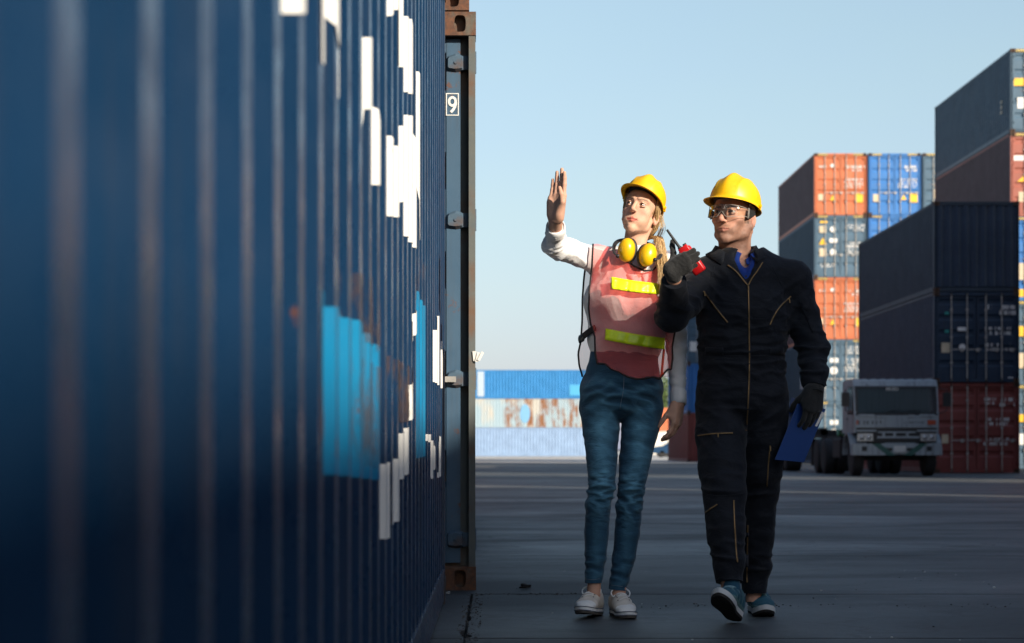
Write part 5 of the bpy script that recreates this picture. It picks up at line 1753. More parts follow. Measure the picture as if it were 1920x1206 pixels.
# ---- jeans
fj = Field(Wp(1060, 1125, -0.30), Wp(1275, 600, 0.22), 0.0048)
fj.limb(Wp(1172, 646), Wp(1170, 672), (.142, .103), (.142, .103), k=0, side=(1, 0, 0)).limb(Wp(1170, 672), Wp(1168, 702), (.142, .103), (.152, .112), k=.01, side=(1, 0, 0)).limb(Wp(1168, 702), Wp(1165, 738), (.150, .110), (.172, .122), k=.02, side=(1, 0, 0))
for sgn, leg in ((-1, R_leg), (1, L_leg)):
    hip = Wp(1165 + sgn * 38, 735)
    pts = [hip] + [Wp(a, b, c) for a, b, c, d, e in leg]
    fj.chain(pts, [(.088, .118)] + [(d * 1.03, e) for a, b, c, d, e in leg], k=.007, side=(1, 0, 0))
for leg, nrm in ((R_leg, (0, -.1, -1)), (L_leg, (0.15, -.1, -1))):
    pass
fj.ball(Wp(1125, 728, .075), (.085, .075, .09), k=.03).ball(Wp(1207, 728, .075), (.085, .075, .09), k=.03)
# trim hems
gx = fj
sl_cut = CZ + (CY - 1091) * (DW - .045) / F
fold_j = []
for leg, kn in ((R_leg, Wp(1128, 918, -.14)), (L_leg, Wp(1184, 925, -.12))):
    fold_j += [(kn, (0.15, 0, 1), .085, 0.0128, .021), (kn + Vector((.05, .08, -.02)), (0.3, 0, 1), .08, 0.0120, .022), (kn - Vector((.05, -.08, .03)), (-.3, 0, 1), .08, 0.0120, .022)]
    fold_j += [(kn - Vector((0, 0, .05)), (.25, 0, 1), .07, .0085, .013), (kn + Vector((0, .03, .03)), (-.2, 0, 1), .06, .007, .012)]
    an = Wp(leg[-1][0], leg[-1][1] - 28, leg[-1][2])
    fold_j += [(an, (0.1, 0, 1), .08, 0.0083, .022), (Wp(leg[1][0], leg[1][1] + 20, -.05), (.35, 0, 1), .12, 0.0053, .030)]
fold_j += [(Wp(1165, 752, -.11), (0.2, 0, 1), .10, 0.0105, .024), (Wp(1110, 748, -.09), (-.5, 0, 1), .08, 0.0090, .022), (Wp(1222, 748, -.09), (.5, 0, 1), .08, 0.0090, .022)]
def jean_col(v):
    out = np.zeros((len(v), 3))
    px = CX + v[:, 0] * F / v[:, 1]; py = CY - (v[:, 2] - CZ) * F / v[:, 1]
    for cx, cy, rx, ry, a in ((1128, 815, 19, 62, .85), (1199, 825, 18, 65, .65), (1130, 895, 17, 34, .80), (1186, 905, 15, 36, .6), (1118, 1000, 10, 60, .22), (1174, 1000, 10, 60, .22)):
        out[:, 0] = np.maximum(out[:, 0], a * np.exp(-((px - cx) / rx) ** 2 - ((py - cy) / ry) ** 2) * (v[:, 1] < DW + .02))
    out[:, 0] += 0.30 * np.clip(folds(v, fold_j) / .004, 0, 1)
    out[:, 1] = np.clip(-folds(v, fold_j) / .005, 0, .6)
    out[:, 0] *= .7 + .6 * vnoise(v * 55)
    return np.clip(out, 0, 1)
def hem(v):
    for leg in (R_leg, L_leg):
        a, b_, c, d, e = leg[-1]
        p = Wp(a, b_, c)
        m = (np.hypot(v[:, 0] - p.x, v[:, 1] - p.y) < .056) & (v[:, 2] < p.z + .012)
        v[m, 2] = np.maximum(v[m, 2], p.z - .002 + .10 * (v[m, 0] - p.x) * (-1 if leg is L_leg else .2))
    return v
jeans = field_obj('jeans', fj, m_jean, woman, fold_j, smooth=1, fine=.002, colfn=jean_col, post=hem)
bj = bvh_obj(jeans)
m_thread = plain('jean_thread', (0.16, 0.20, 0.24), .8)
cord('side_seam', bj, [(1091, 700), (1088, 740), (1093, 800), (1101, 870), (1104, 920), (1098, 960), (1098, 1020), (1099, 1088)], .0009, .0003, m_thread, jeans)
cord('fly_seam', bj, [(1170, 700), (1169, 730), (1165, 752), (1162, 768)], .0009, .0003, m_thread, jeans, n=16)
cord('hem_stitch', bj, [(1100, 1086), (1106, 1087), (1114, 1087), (1124, 1085)], .0008, .0003, m_thread, jeans, n=12)
cord('hem_stitch', bj, [(1146, 1097), (1152, 1098), (1160, 1099), (1168, 1100)], .0008, .0003, m_thread, jeans, n=12)
# ---- shirt
def torso(fd, g=0.0, low=668, flare=0.0, hip=.134):
    S_ = dict(side=(1, 0, 0))
    fd.limb(Wp(1170, low), Wp(1172, 640), (hip + g + flare, hip * .73 + g + flare), (.152 + g, .104 + g), k=0, **S_)
    fd.limb(Wp(1172, 640), Wp(1179, 570), (.152 + g, .104 + g), (.183 + g, .110 + g), k=.03, **S_)
    fd.limb(Wp(1179, 570), Wp(1188, 515), (.183 + g, .110 + g), (.168 + g, .096 + g), k=.03, **S_)
    fd.limb(Wp(1188, 515), Wp(1193, 487), (.130 + g, .088 + g), (.075 + g, .066 + g), k=.04, **S_)
    fd.limb(Wp(1193, 486), Wp(1131, 486), .046 + g, .050 + g, k=.04).limb(Wp(1193, 486), Wp(1256, 502), .046 + g, .050 + g, k=.04)
    fd.ball(Wp(1156, 560, -.060), (.062 + g, .052 + g, .058 + g), k=.045).ball(Wp(1208, 563, -.060), (.062 + g, .052 + g, .058 + g), k=.045)
    return fd
fs = Field(Wp(1000, 745, -.48), Wp(1300, 405, .25), 0.005)
torso(fs)
cuff_r = el_r.lerp(wr_r, 0.72); cuff_l = el_l.lerp(wr_l, 1.0)
fs.limb(Wp(1126, 490), el_r, .056, .047, k=.035).limb(el_r, cuff_r, .046, .037, k=.02)
fs.limb(sh_l, el_l, .053, .043, k=.035).limb(el_l, cuff_l, .043, .031, k=.02)
fs.cut(cuff_r, wr_r - el_r) if False else None
def shirt_trim(v):
    for c, d, reach in ((cuff_r, (wr_r - el_r), .075), (cuff_l, (wr_l - el_l), .075)):
        d = np.array(d.normalized()); c = np.array(c); q = v - c; t = q @ d
        m = (t > -0.002) & ((q ** 2).sum(1) < reach ** 2)
        v[m] -= np.outer(t[m] + 0.002, d)
    # open neck
    return v
armdir = (el_r - sh_r).normalized(); fdir = (wr_r - el_r).normalized()
fold_s = [(el_r + Vector((.01, 0, -.01)), tuple(armdir + fdir), .085, .018, .026), (el_r.lerp(cuff_r, .55), tuple(fdir), .07, .013, .022), (sh_r.lerp(el_r, .5), (0.5, 0, 1), .09, .012, .030), (sh_r.lerp(el_r, .1) + Vector((0, 0, -.05)), (.8, 0, -.6), .08, .011, .026),
          (el_l, (0, 0, 1), .12, .011, .028), (el_l.lerp(cuff_l, .75), (.15, 0, 1), .09, .007, .024), (Wp(1120, 600, -.05), (.8, 0, .3), .13, .007, .035), (Wp(1240, 640, -.05), (.8, 0, -.3), .12, .007, .035), (Wp(1185, 640, -.1), (.7, 0, .5), .12, .005, .04)]
shirt = field_obj('shirt', fs, m_shirt, woman, fold_s, smooth=1, fine=.002, post=shirt_trim)
bs = bvh_obj(shirt)
# cuffs, open collar
for c, d, r_ in ((cuff_r, (wr_r - el_r).normalized(), .039), (cuff_l, (wr_l - el_l).normalized(), .0335)):
    Mq = Matrix.Translation(c) @ d.to_track_quat('Z', 'Y').to_matrix().to_4x4()
    pr = [(r_ * .93, .004), (r_ * 1.02, .003), (r_ * 1.05, -.02), (r_ * 1.07, -.052), (r_ * 1.0, -.058)]
    cf = MB().lathe(pr, 28, Mq); cf.f = [q for q in cf.f if len(q) == 4]
    cb = cf.build('cuff', m_shirt, shirt, smooth=True)
    MB().lathe([(0, .002), (.0045, .0015), (.005, 0)], 10, Mq @ Matrix.Translation((0.0, -r_ * 1.05, -.025)) @ Matrix.Rotation(R(90), 4, 'X')).build('button', plain('button_white', (.7, .68, .64), .3), cb)
nk = MH @ Vector((0, .045, -.20))
col_pts_l = [Wp(1163, 470, .03), Wp(1166, 482, -.045), Wp(1180, 500, -.085), Wp(1196, 520, -.105)]
col_pts_r = [Wp(1226, 477, .03), Wp(1224, 488, -.045), Wp(1214, 502, -.085), Wp(1200, 520, -.105)]
for cp, sg in ((col_pts_l, -1), (col_pts_r, 1)):
    cc = ring_chain(cp, n=14); v = []
    for i, p in enumerate(cc):
        t = i / (len(cc) - 1)
        v += [p + Vector((0, .004, .020 * (1 - t * .8))), p + Vector((sg * .014, -.006, .002)), p + Vector((sg * (.026 - .008 * t), -.010, -.020 - .012 * t))]
    me = np_mesh('collar', v, [[3 * i + j, 3 * i + 3 + j, 3 * i + 4 + j, 3 * i + 1 + j] for i in range(len(cc) - 1) for j in (0, 1)], True, [m_shirt])
    o = link('collar', me, shirt); o.modifiers.new('thick', 'SOLIDIFY').thickness = .002
# V of bare skin at the throat
vs = [stick(bs, x, y, .0025) for x, y in ((1176, 492), (1214, 493), (1212, 505), (1199, 521), (1184, 503))]
me = np_mesh('throat_skin', vs, [[0, 4, 3, 2, 1]], False, [m_skin]); set_col(me, np.tile(np.array(SK_W), (5, 1))); link('throat_skin', me, body)
# ---- vest: sheer front and back panels with dark piping and two tapes
def vest_mat():
    m, nt, b = _new('vest_mesh_fabric')
    out = nt.nodes['Material Output']
    dif = nt.nodes.new('ShaderNodeBsdfDiffuse'); dif.inputs[0].default_value = (1.0, 0.18, 0.15, 1)
    trl = nt.nodes.new('ShaderNodeBsdfTranslucent'); trl.inputs[0].default_value = (1.0, 0.07, 0.05, 1)
    tr = nt.nodes.new('ShaderNodeBsdfTransparent'); tr.inputs[0].default_value = (1.0, 0.93, 0.92, 1)
    mx = nt.nodes.new('ShaderNodeMixShader'); mx.inputs[0].default_value = 0.15
    nt.links.new(dif.outputs[0], mx.inputs[1]); nt.links.new(trl.outputs[0], mx.inputs[2])
    m2 = nt.nodes.new('ShaderNodeMixShader')
    m2.inputs[0].default_value = 0.60
    nt.links.new(mx.outputs[0], m2.inputs[1]); nt.links.new(tr.outputs[0], m2.inputs[2])
    nt.links.new(m2.outputs[0], out.inputs[0])
    return m
m_vest = vest_mat()
m_pipe = plain('vest_piping', (0.018, 0.014, 0.014), .8)
m_tape = plain('vest_tape', (0.80, 0.94, 0.015), .32, var=.08, scale=60, bump_=.5, bscale=45, bdist=.004)
fv = Field(Wp(1060, 770, -.35), Wp(1310, 430, .3), 0.006)
SD = dict(side=(1, 0, 0))
fv.limb(Wp(1184, 735), Wp(1184, 655), (.218, .150), (.216, .134), k=0, **SD).limb(Wp(1184, 655), Wp(1184, 570), (.212, .130), (.214, .130), k=.03, **SD)
fv.limb(Wp(1184, 570), Wp(1187, 512), (.214, .130), (.212, .108), k=.03, **SD).limb(Wp(1187, 512), Wp(1188, 470), (.212, .108), (.20, .062), k=.03, **SD)
torso(fv, g=.012, low=722, flare=.012, hip=.150)
fv.ball(Wp(1182, 565, -.075), (.125, .064, .07), k=.05)
fv.limb(Wp(1150, 486), sh_r.lerp(el_r, .55), .066, .066, k=.03)
bv = bvh_of(fv, 3)
outl = [(1112, 457), (1110, 498), (1105, 544), (1104, 579), (1107, 607), (1115, 630), (1116, 661), (1120, 682)]
outr = [(1266, 492), (1264, 530), (1263, 580), (1266, 619), (1260, 649), (1261, 672), (1258, 692)]
hemp = [(1120, 682), (1133, 692), (1151, 697), (1170, 707), (1189, 711), (1207, 710), (1226, 707), (1241, 711), (1258, 693)]
neck = [(1156, 468), (1161, 478), (1170, 489), (1188, 500), (1207, 508), (1223, 507), (1232, 498), (1237, 482)]
def lerp_at(line, y):
    for (x0, y0), (x1, y1) in zip(line, line[1:]):
        if min(y0, y1) <= y <= max(y0, y1): return x0 + (x1 - x0) * (y - y0) / (y1 - y0 + 1e-9)
    return line[0][0] if y < line[0][1] else line[-1][0]
def hem_y(x):
    if x <= hemp[0][0]: return hemp[0][1]
    for (x0, y0), (x1, y1) in zip(hemp, hemp[1:]):
        if x0 <= x <= x1: return y0 + (y1 - y0) * (x - x0) / (x1 - x0)
    return hemp[-1][1]
def top_y(x):
    # shoulder seam left, neckline, shoulder seam right
    line = [(1104, 458), (1112, 457), (1156, 468)] + neck[1:] + [(1266, 492), (1270, 493)]
    for (x0, y0), (x1, y1) in zip(line, line[1:]):
        if x0 <= x <= x1: return y0 + (y1 - y0) * (x - x0) / (x1 - x0 + 1e-9)
    return 490
rows, cols = 70, 64
vv, ff = [], []
for i in range(cols + 1):
    for j in range(rows + 1):
        u, t = i / cols, j / rows
        # vertical lines between top and hem, squeezed between the side edges
        xg = 1104 + u * (1266 - 1104)
        y = top_y(xg) + t * (hem_y(min(max(xg, 1120), 1258)) - top_y(xg))
        xl, xr = lerp_at(outl, y), lerp_at(outr, y)
        x = xl + (xr - xl) * u
        p = stick(bv, x, y, .004 + .004 * t)
        w = .006 * t * math.sin(x * .16 + 1.5 * math.sin(y * .03)) + .003 * math.sin(x * .31 + y * .09)
        p.y -= w
        vv.append(p)
for i in range(cols):
    for j in range(rows):
        a = i * (rows + 1) + j
        ff.append([a, a + 1, a + rows + 2, a + rows + 1])
vv = np.array([tuple(p) for p in vv]); fq = np.array(ff)
vsm = vv.copy(); vsm2 = relax(vsm, fq, 6)
edge = np.zeros(len(vv), bool)
ii, jj = np.divmod(np.arange(len(vv)), rows + 1); edge |= (ii == 0) | (ii == cols) | (jj == 0) | (jj == rows)
vsm[~edge] = vsm2[~edge]; vsm[:, 1] = np.minimum(vsm[:, 1], vv[:, 1] + .004)
vest = link('safety_vest', np_mesh('safety_vest', vsm, fq[:, ::-1].copy(), True, [m_vest]), woman)
bvest = BVHTree.FromPolygons([tuple(p) for p in vsm.tolist()], ff)
G = vsm.reshape(cols + 1, rows + 1, 3)
for nm, line in (('piping', G[0, :]), ('piping', G[:, rows]), ('piping', G[cols, :])):
    MB().tube([tuple(p) for p in line.tolist()], .0042, 6).build(nm, m_pipe, vest, smooth=True)
nl = [k for k in range(cols + 1) if 1154 <= 1104 + k / cols * 162 <= 1238]
MB().tube([tuple(G[k, 0]) for k in nl], .0042, 6).build('piping', m_pipe, vest, smooth=True)
def tape(top, bot, nm):
    n, m = 40, 4
    v = []
    for i in range(n + 1):
        for j in range(m + 1):
            u, t = i / n, j / m
            a = [top[0][k] + (top[1][k] - top[0][k]) * u for k in (0, 1)]; b_ = [bot[0][k] + (bot[1][k] - bot[0][k]) * u for k in (0, 1)]
            x, y = a[0] + (b_[0] - a[0]) * t, a[1] + (b_[1] - a[1]) * t + 1.3 * math.sin(u * 3.1)
            p = stick(bvest, x, y, .005)
            p.y += .0016 * math.sin(u * 41 + t * 2 + math.sin(u * 17) * 2) - .004 * (1 - min(1, u * 9)) * 0
            v.append(p)
    f = [[i * (m + 1) + j, i * (m + 1) + j + 1, (i + 1) * (m + 1) + j + 1, (i + 1) * (m + 1) + j] for i in range(n) for j in range(m)]
    o = link(nm, np_mesh(nm, v, f, True, [m_tape]), vest); o.modifiers.new('thick', 'SOLIDIFY').thickness = .0012
tape(((1146, 519), (1240, 532)), ((1146, 541), (1240, 552)), 'reflective_tape')
tape(((1135.5, 616), (1247, 634)), ((1134, 637), (1246, 655)), 'reflective_tape')
m_rib = plain('vest_red_binding', (0.80, 0.06, 0.02), .5)
strip('fold_ribbon', bvest, [(1245, 655), (1243, 675), (1240, 708)], 4.5, .004, m_rib, vest, n=10)
# back panel, its edge showing left of the body
bl = [(1102, 470), (1095, 520), (1092, 560), (1091.5, 603), (1089, 640), (1084, 663), (1086, 686), (1092, 705)]
br = [(1262, 500), (1262, 600), (1258, 700)]
v, f = [], []
rr_, cc_ = 40, 24
for i in range(cc_ + 1):
    for j in range(rr_ + 1):
        u = i / cc_; y = 470 + (j / rr_) * 237
        x = lerp_at(bl, y) + (lerp_at(br, y) - lerp_at(bl, y)) * u
        v.append(Wp(x, y, .02 + .125 * math.sin(math.pi * min(1, u * 1.3 + .04)) ** .6 * (1 if u < .7 else 1) + .006 * math.sin(y * .1 + u * 9)))
f = [[i * (rr_ + 1) + j, i * (rr_ + 1) + j + 1, (i + 1) * (rr_ + 1) + j + 1, (i + 1) * (rr_ + 1) + j] for i in range(cc_) for j in range(rr_)]
back = link('back_panel', np_mesh('back_panel', v, f, True, [m_vest]), vest)
MB().tube([v[j] for j in range(rr_ + 1)], .004, 6).build('piping', m_pipe, vest, smooth=True)
# side strap with buckle
sa = [Wp(1086, 636, .03), Wp(1092, 632, -.02), Wp(1102, 624, -.06), Wp(1117, 614, -.085)]
MB().tube(ring_chain(sa, n=12), .0145, 8, flat=.18, up=(1, -.3, .2)).build('side_strap', m_pipe, vest, smooth=True)
MB().tube([Wp(1086, 638, .0), Wp(1094, 633, -.035)], .016, 8, flat=.35, up=(1, -.3, .2)).build('strap_buckle', plain('buckle_black', (.015, .015, .016), .35), vest, smooth=True)
# ---- shoes
canvas = dict(mat=attr_mat('shoe_canvas', .85, bump_=.3, bscale=600), col=(0.62, 0.57, 0.50), col2=(0.76, 0.76, 0.74), lace=m_lace)
m_rub = plain('shoe_rubber_white', (0.74, 0.75, 0.74), .6, var=.12, scale=50)
capd = dict(out=plain('shoe_outsole', (0.10, 0.09, 0.08), .8))
m_sline = plain('shoe_line_navy', (0.02, 0.035, 0.08), .6)
hr = Wp(1121, 1150, .10); hr.z = 0.004; hl = Wp(1153, 1155, .03); hl.z = 0.0
hr = Vector(((1120 - CX) * 8.76 / F, 8.755, 0.0)); hl = Vector(((1153 - CX) * 8.76 / F, 8.755, 0.0))
shoe(woman, hr, -17, 4.5, .268, canvas, m_rub, capd, m_sline, 'canvas')
shoe(woman, hl, 9, 0, .268, canvas, m_rub, capd, m_sline, 'canvas')
for o in woman.children:
    if o.name.split('.')[0] in ('upper',): o.name = 'shoe_upper'
# ---- hard hat, hair, earmuffs
hat_w = hard_hat(woman, MH, 0.85, tilt=-17, roll=6, lift=0.042)
hr_rs = random.Random(12)
def hair_mat(nm, a, b_):
    m, nt, b = _new(nm)
    n = noise(nt, 130, 3, stretch=(1, 1, .12))
    nt.links.new(mix(nt, rng(nt, n, .3, .7), a, b_), b.inputs['Base Color'])
    b.inputs['Roughness'].default_value = .42; b.inputs['Specular IOR Level'].default_value = .5
    return m
m_hair = hair_mat('hair_blond', (.50, .32, .14), (.80, .58, .30))
m_hair2 = hair_mat('hair_brown_blond', (.28, .17, .075), (.62, .42, .20))
hm = MB(); hm2 = MB()
H = lambda x, y, z: MH @ Vector((x, y, z))
def lock(mb, pts, r0, r1, jit, n=12):
    q = [Vector(p) + Vector((hr_rs.gauss(0, jit), hr_rs.gauss(0, jit), hr_rs.gauss(0, jit * .6))) for p in pts]
    c = ring_chain(q, n=n); m = len(c)
    mb.tube(c, [r0 + (r1 - r0) * (i / (m - 1)) for i in range(m)], 5)
for s_ in (1, -1):
    for k in range(130 if s_ > 0 else 90):
        a = hr_rs.random()
        st = H(s_ * (.070 + .004 * a), -.028 + .065 * a, .062 - .01 * a)
        lock(hm2, [st, H(s_ * (.0735 + .003 * a), -.022 + .06 * a, .02), H(s_ * (.0745), -.002 + .05 * a, -.02), H(s_ * .068, .030 + .04 * a, -.055), H(s_ * .048, .055 + .02 * a, -.085), H(s_ * .02 + .01, .088, -.092)], .0015, .0011, .0030)
for k in range(150):   # back of the head down to the tie
    a = hr_rs.random() * 2 - 1
    lock(hm2, [H(.07 * a, .095 - .035 * abs(a), .04), H(.068 * a, .105 - .03 * abs(a), -.01), H(.045 * a, .105, -.055), H(.02 * a + .01, .092, -.092)], .0022, .0014, .003)
tie = H(.012, .094, -.098)
tail = [tie, Wp(1233, 446, .02), Wp(1238, 466, -.05), Wp(1242, 494, -.115), Wp(1244, 525, -.15), Wp(1243, 556, -.15)]
for k in range(760):
    a, rr = hr_rs.random() * 6.283, math.sqrt(hr_rs.random())
    wd = [.006, .014, .019, .021, .017, .006]
    ln = hr_rs.uniform(.0, .35)
    off = [Vector((math.cos(a) * rr * w, math.sin(a) * rr * w * .8, 0)) for w in wd]
    pts = [p + o_ for p, o_ in zip(tail, off)]
    pts[-1] = pts[-1].lerp(pts[-2], ln)
    lock(hm, pts, .0010, .0003, .0042, 18)
for k in range(40):    # flyaways
    a = hr_rs.uniform(.2, 1); st = H(.072 * (1 if a > 0 else -1), .02 + .06 * abs(a), .01)
    lock(hm, [st, H(.085 * (1 if a > 0 else -1), .05 + .05 * abs(a), -.05), H(.06 * (1 if a > 0 else -1), .09, -.10 - .03 * abs(a))], .0005, .0003, .007)
hair = hm2.build('hair', m_hair2, woman, smooth=True)
hm.build('ponytail', m_hair, hair, smooth=True)
MB().tube([tie + Vector((0, 0, .008)), tie - Vector((0, 0, .006))], .014, 10).build('hair_tie', m_blk, hair)
# earmuffs
m_muff = plain('earmuff_yellow', (.82, .48, .006), .30, var=.03)
m_cush = plain('earmuff_cushion', (.02, .019, .02), .55)
muff = empty('earmuffs'); muff.parent = woman
for (px, py, dd, ax, up) in ((1174, 469, -.135, (-.62, -.78, .02), (.18, 0, 1)), (1215.5, 478, -.150, (.50, -.86, .06), (.38, 0, 1))):
    c = Wp(px, py, dd); z = Vector(ax).normalized(); u = Vector(up); u = (u - z * u.dot(z)).normalized(); x = u.cross(z)
    Mq = Matrix((( x.x, u.x, z.x, c.x), (x.y, u.y, z.y, c.y), (x.z, u.z, z.z, c.z), (0, 0, 0, 1))) @ Matrix.Diagonal((.80, 1.12, 1, 1))
    MB().lathe([(.044, -.016), (.0455, -.004), (.044, .006), (.038, .018), (.026, .0265), (.012, .0300), (0, .0308)], 32, Mq).build('ear_cup', m_muff, muff, smooth=True)
    MB().lathe([(.020, -.038), (.040, -.038), (.0465, -.030), (.0465, -.021), (.043, -.0165), (.02, -.0165)], 32, Mq).build('ear_cushion', m_cush, muff, smooth=True)
band = [Wp(1158, 480, -.165), Wp(1152, 474, -.15), Wp(1152, 460, -.09), Wp(1162, 451, -.01), Wp(1185, 449, .075), Wp(1212, 455, .085), Wp(1233, 464, .02), Wp(1239, 474, -.07), Wp(1236, 484, -.15), Wp(1228, 487, -.168)]
MB().tube(ring_chain(band, n=50), .0085, 8, flat=.35, up=(0, 0, 1)).build('headband', m_cush, muff, smooth=True)
for q in (band[0], band[-1]):
    MB().tube([q + Vector((0, .012, 0)), q + Vector((0, -.006, 0))], .008, 10).build('pivot', m_cush, muff, smooth=True)
settle(woman, ((hr.x + hl.x) / 2, 8.7, 0))
# ============================================================ the man in the dark coverall
DM = 8.60
Mp = lambda x, y, d=0.0: P(x, y, DM + d)
man = empty('person', (0, 0, 0))
tag(man, 'person in dark navy coverall, clear goggles and gloves, mid-stride', 'person')
m_cov = cloth_mat('coverall_navy', (0.0030, 0.0050, 0.0098), 0.15, 0.75, 900, sheen=0.08, crease=1.0, cst=(1.0, 1.0, 1.7))
m_glove = cloth_mat('glove_knit', (0.022, 0.022, 0.022), 0.3, 0.95, 420, sheen=0.2, bstr=0.9)
m_polo = cloth_mat('polo_blue', (0.010, 0.045, 0.26), 0.1, 0.8, 900)
SK_M = (0.50, 0.265, 0.18)
MM = head_matrix((1358, 397), DM - 0.085, -31, -4, 2, 1.04)
mv, mf = head_field(False).mesh(); mv = relax(mv, mf, 1, .3)
mc = head_colors(mv, False)
Mn = np.array(MM); mw = mv @ Mn[:3, :3].T + Mn[:3, 3]
msr, mer, mwr = Mp(1320, 516), Mp(1262, 590, -.20), Mp(1264, 512, -.37)
msl, mel, mwl = Mp(1487, 522, .02), Mp(1524, 655, .0), Mp(1527, 730, -.095)
fb = Field(Mp(1240, 1150, -.45), Mp(1560, 470, .3), .008)
fb.limb(Mp(1395, 512), Mp(1393, 600), (.105, .078), (.14, .09), k=.02, side=(1, 0, 0)).limb(Mp(1393, 600), Mp(1391, 735), (.14, .09), (.14, .095), k=.03, side=(1, 0, 0))
fb.limb(Mp(1395, 508), msr, .038, .045, k=.03).limb(Mp(1395, 508), msl, .038, .045, k=.03).chain([msr, mer, mwr], [.045, .038, .027], k=.02).chain([msl, mel, mwl], [.045, .038, .027], k=.02)
RL = [(1352, 770, -.01, .107, .115), (1352, 820, -.06, .104, .110), (1354, 880, -.13, .098, .102), (1358, 930, -.19, .088, .092), (1361, 1000, -.24, .078, .080), (1366, 1060, -.27, .064, .070), (1368, 1090, -.28, .056, .062)]
LL = [(1432, 770, .0, .100, .115), (1432, 820, .0, .098, .106), (1427, 880, .02, .088, .096), (1423, 930, .05, .080, .086), (1419, 1000, .08, .074, .078), (1416, 1060, .11, .066, .070), (1414, 1120, .12, .050, .056)]
for leg, ft in ((RL, (1370, 1120, -.30)), (LL, (1414, 1130, .10))):
    fb.chain([Mp(a, b, c) for a, b, c, d, e in leg[::2]] + [Mp(*ft)], [d * .6 for a, b, c, d, e in leg[::2]] + [.034], k=.02)
b1 = fb.mesh()
bodym = join_body([(mw, mf, mc), (relax(*b1, 2), b1[1], skin_tint(b1[0], SK_M, 2))], man)
eyes(bodym, MM, False, (-.10, -1, .02))
# ---- coverall
fc = Field(Mp(1205, 1135, -.52), Mp(1575, 455, .32), .0055)
SD = dict(side=(1, 0, 0))
fc.limb(Mp(1391, 745), Mp(1391, 668), (.188, .140), (.180, .134), k=0, **SD)
fc.limb(Mp(1391, 652), Mp(1393, 585), (.186, .140), (.188, .142), k=.012, **SD)
fc.limb(Mp(1393, 585), Mp(1396, 520), (.188, .142), (.172, .118), k=.03, **SD)
fc.limb(Mp(1396, 515), Mp(1396, 486), (.13, .10), (.085, .08), k=.04, **SD)
fc.limb(Mp(1396, 492), msr, .060, .066, k=.05).limb(Mp(1396, 492), msl, .060, .066, k=.05)
mcr, mcl = mer.lerp(mwr, .84), mel.lerp(mwl, .98)
fc.limb(Mp(1324, 520), mer, .072, .066, k=.04).limb(mer, mcr, .066, .050, k=.03)
fc.limb(msl, mel, .070, .062, k=.04).limb(mel, mel.lerp(mcl, .75), .062, .056, k=.03).limb(mel.lerp(mcl, .75), mcl, .054, .040, k=.015)
for sgn, leg in ((-1, RL), (1, LL)):
    fc.chain([Mp(1391 + sgn * 42, 740)] + [Mp(a, b, c) for a, b, c, d, e in leg], [(.10, .13)] + [(d, e) for a, b, c, d, e in leg], k=.012, **SD)
fc.limb(Mp(1396, 440, .01), Mp(1397, 512, -.02), (.074, .078), (.066, .066), k=.012, op='sub', **SD)
fc.limb(Mp(1398, 480, -.11), Mp(1402, 534, -.165), (.052, .06), (.004, .03), k=.006, op='sub', **SD)
ad = (mer - msr).normalized(); fd_ = (mwr - mer).normalized()
fold_m = [(mer + Vector((.02, 0, .02)), tuple(fd_ - ad), .12, 0.0232, .032), (msr.lerp(mer, .5), tuple(ad), .12, 0.0159, .036), (msr + Vector((.06, -.06, -.03)), (.7, 0, .6), .12, 0.0116, .034),
          (mel, (.1, 0, 1), .12, 0.0203, .034), (mel.lerp(mcl, .6), (0, 0, 1), .09, 0.0203, .026), (msl.lerp(mel, .45), (.4, 0, 1), .12, 0.0130, .040), (msl + Vector((-.04, -.06, -.06)), (-.7, 0, .6), .12, 0.0116, .036),
          (Mp(1392, 662, -.12), (0, 0, 1), .17, 0.0145, .022), (Mp(1330, 655, -.06), (.2, 0, 1), .12, 0.0174, .024), (Mp(1455, 655, -.06), (-.2, 0, 1), .12, 0.0174, .024),
          (Mp(1393, 600, -.13), (.4, 0, 1), .16, 0.0087, .050), (Mp(1395, 770, -.10), (0.1, 0, 1), .12, 0.0130, .035), (Mp(1345, 790, -.1), (.7, 0, .6), .14, 0.0130, .045), (Mp(1440, 790, -.1), (-.7, 0, .6), .14, 0.0130, .045),
          (Mp(1355, 925, -.27), (.1, 0, 1), .13, 0.0159, .040), (Mp(1424, 930, -.03), (-.1, 0, 1), .13, 0.0159, .040), (Mp(1365, 1050, -.33), (.2, 0, 1), .13, 0.0188, .034), (Mp(1416, 1070, .04), (.1, 0, 1), .13, 0.0188, .034)]
def cov_trim(v):
    for c, d, reach in ((mcr, mwr - mer, .09), (mcl, mwl - mel, .085)):
        d = np.array(d.normalized()); c = np.array(c); q = v - c; t = q @ d
        m = (t > -.002) & ((q ** 2).sum(1) < reach ** 2); v[m] -= np.outer(t[m] + .002, d)
    for leg, sl in ((RL, .25), (LL, 0.0)):
        a, b_, c, d, e = leg[-1]; p = Mp(a, b_, c)
        m = (np.hypot(v[:, 0] - p.x, v[:, 1] - p.y) < .11) & (v[:, 2] < p.z + .05)
        v[m, 2] = np.maximum(v[m, 2], p.z - .004 - sl * (v[m, 1] - p.y))
    return v
cov = field_obj('coverall', fc, m_cov, man, fold_m, smooth=1, fine=.003, seed=2.0, post=cov_trim)
bc = bvh_obj(cov)
m_zip = plain('zip_brass', (.27, .17, .075), .45, .6, var=.3, scale=200)
m_zt = plain('zip_tape', (.008, .009, .014), .9)
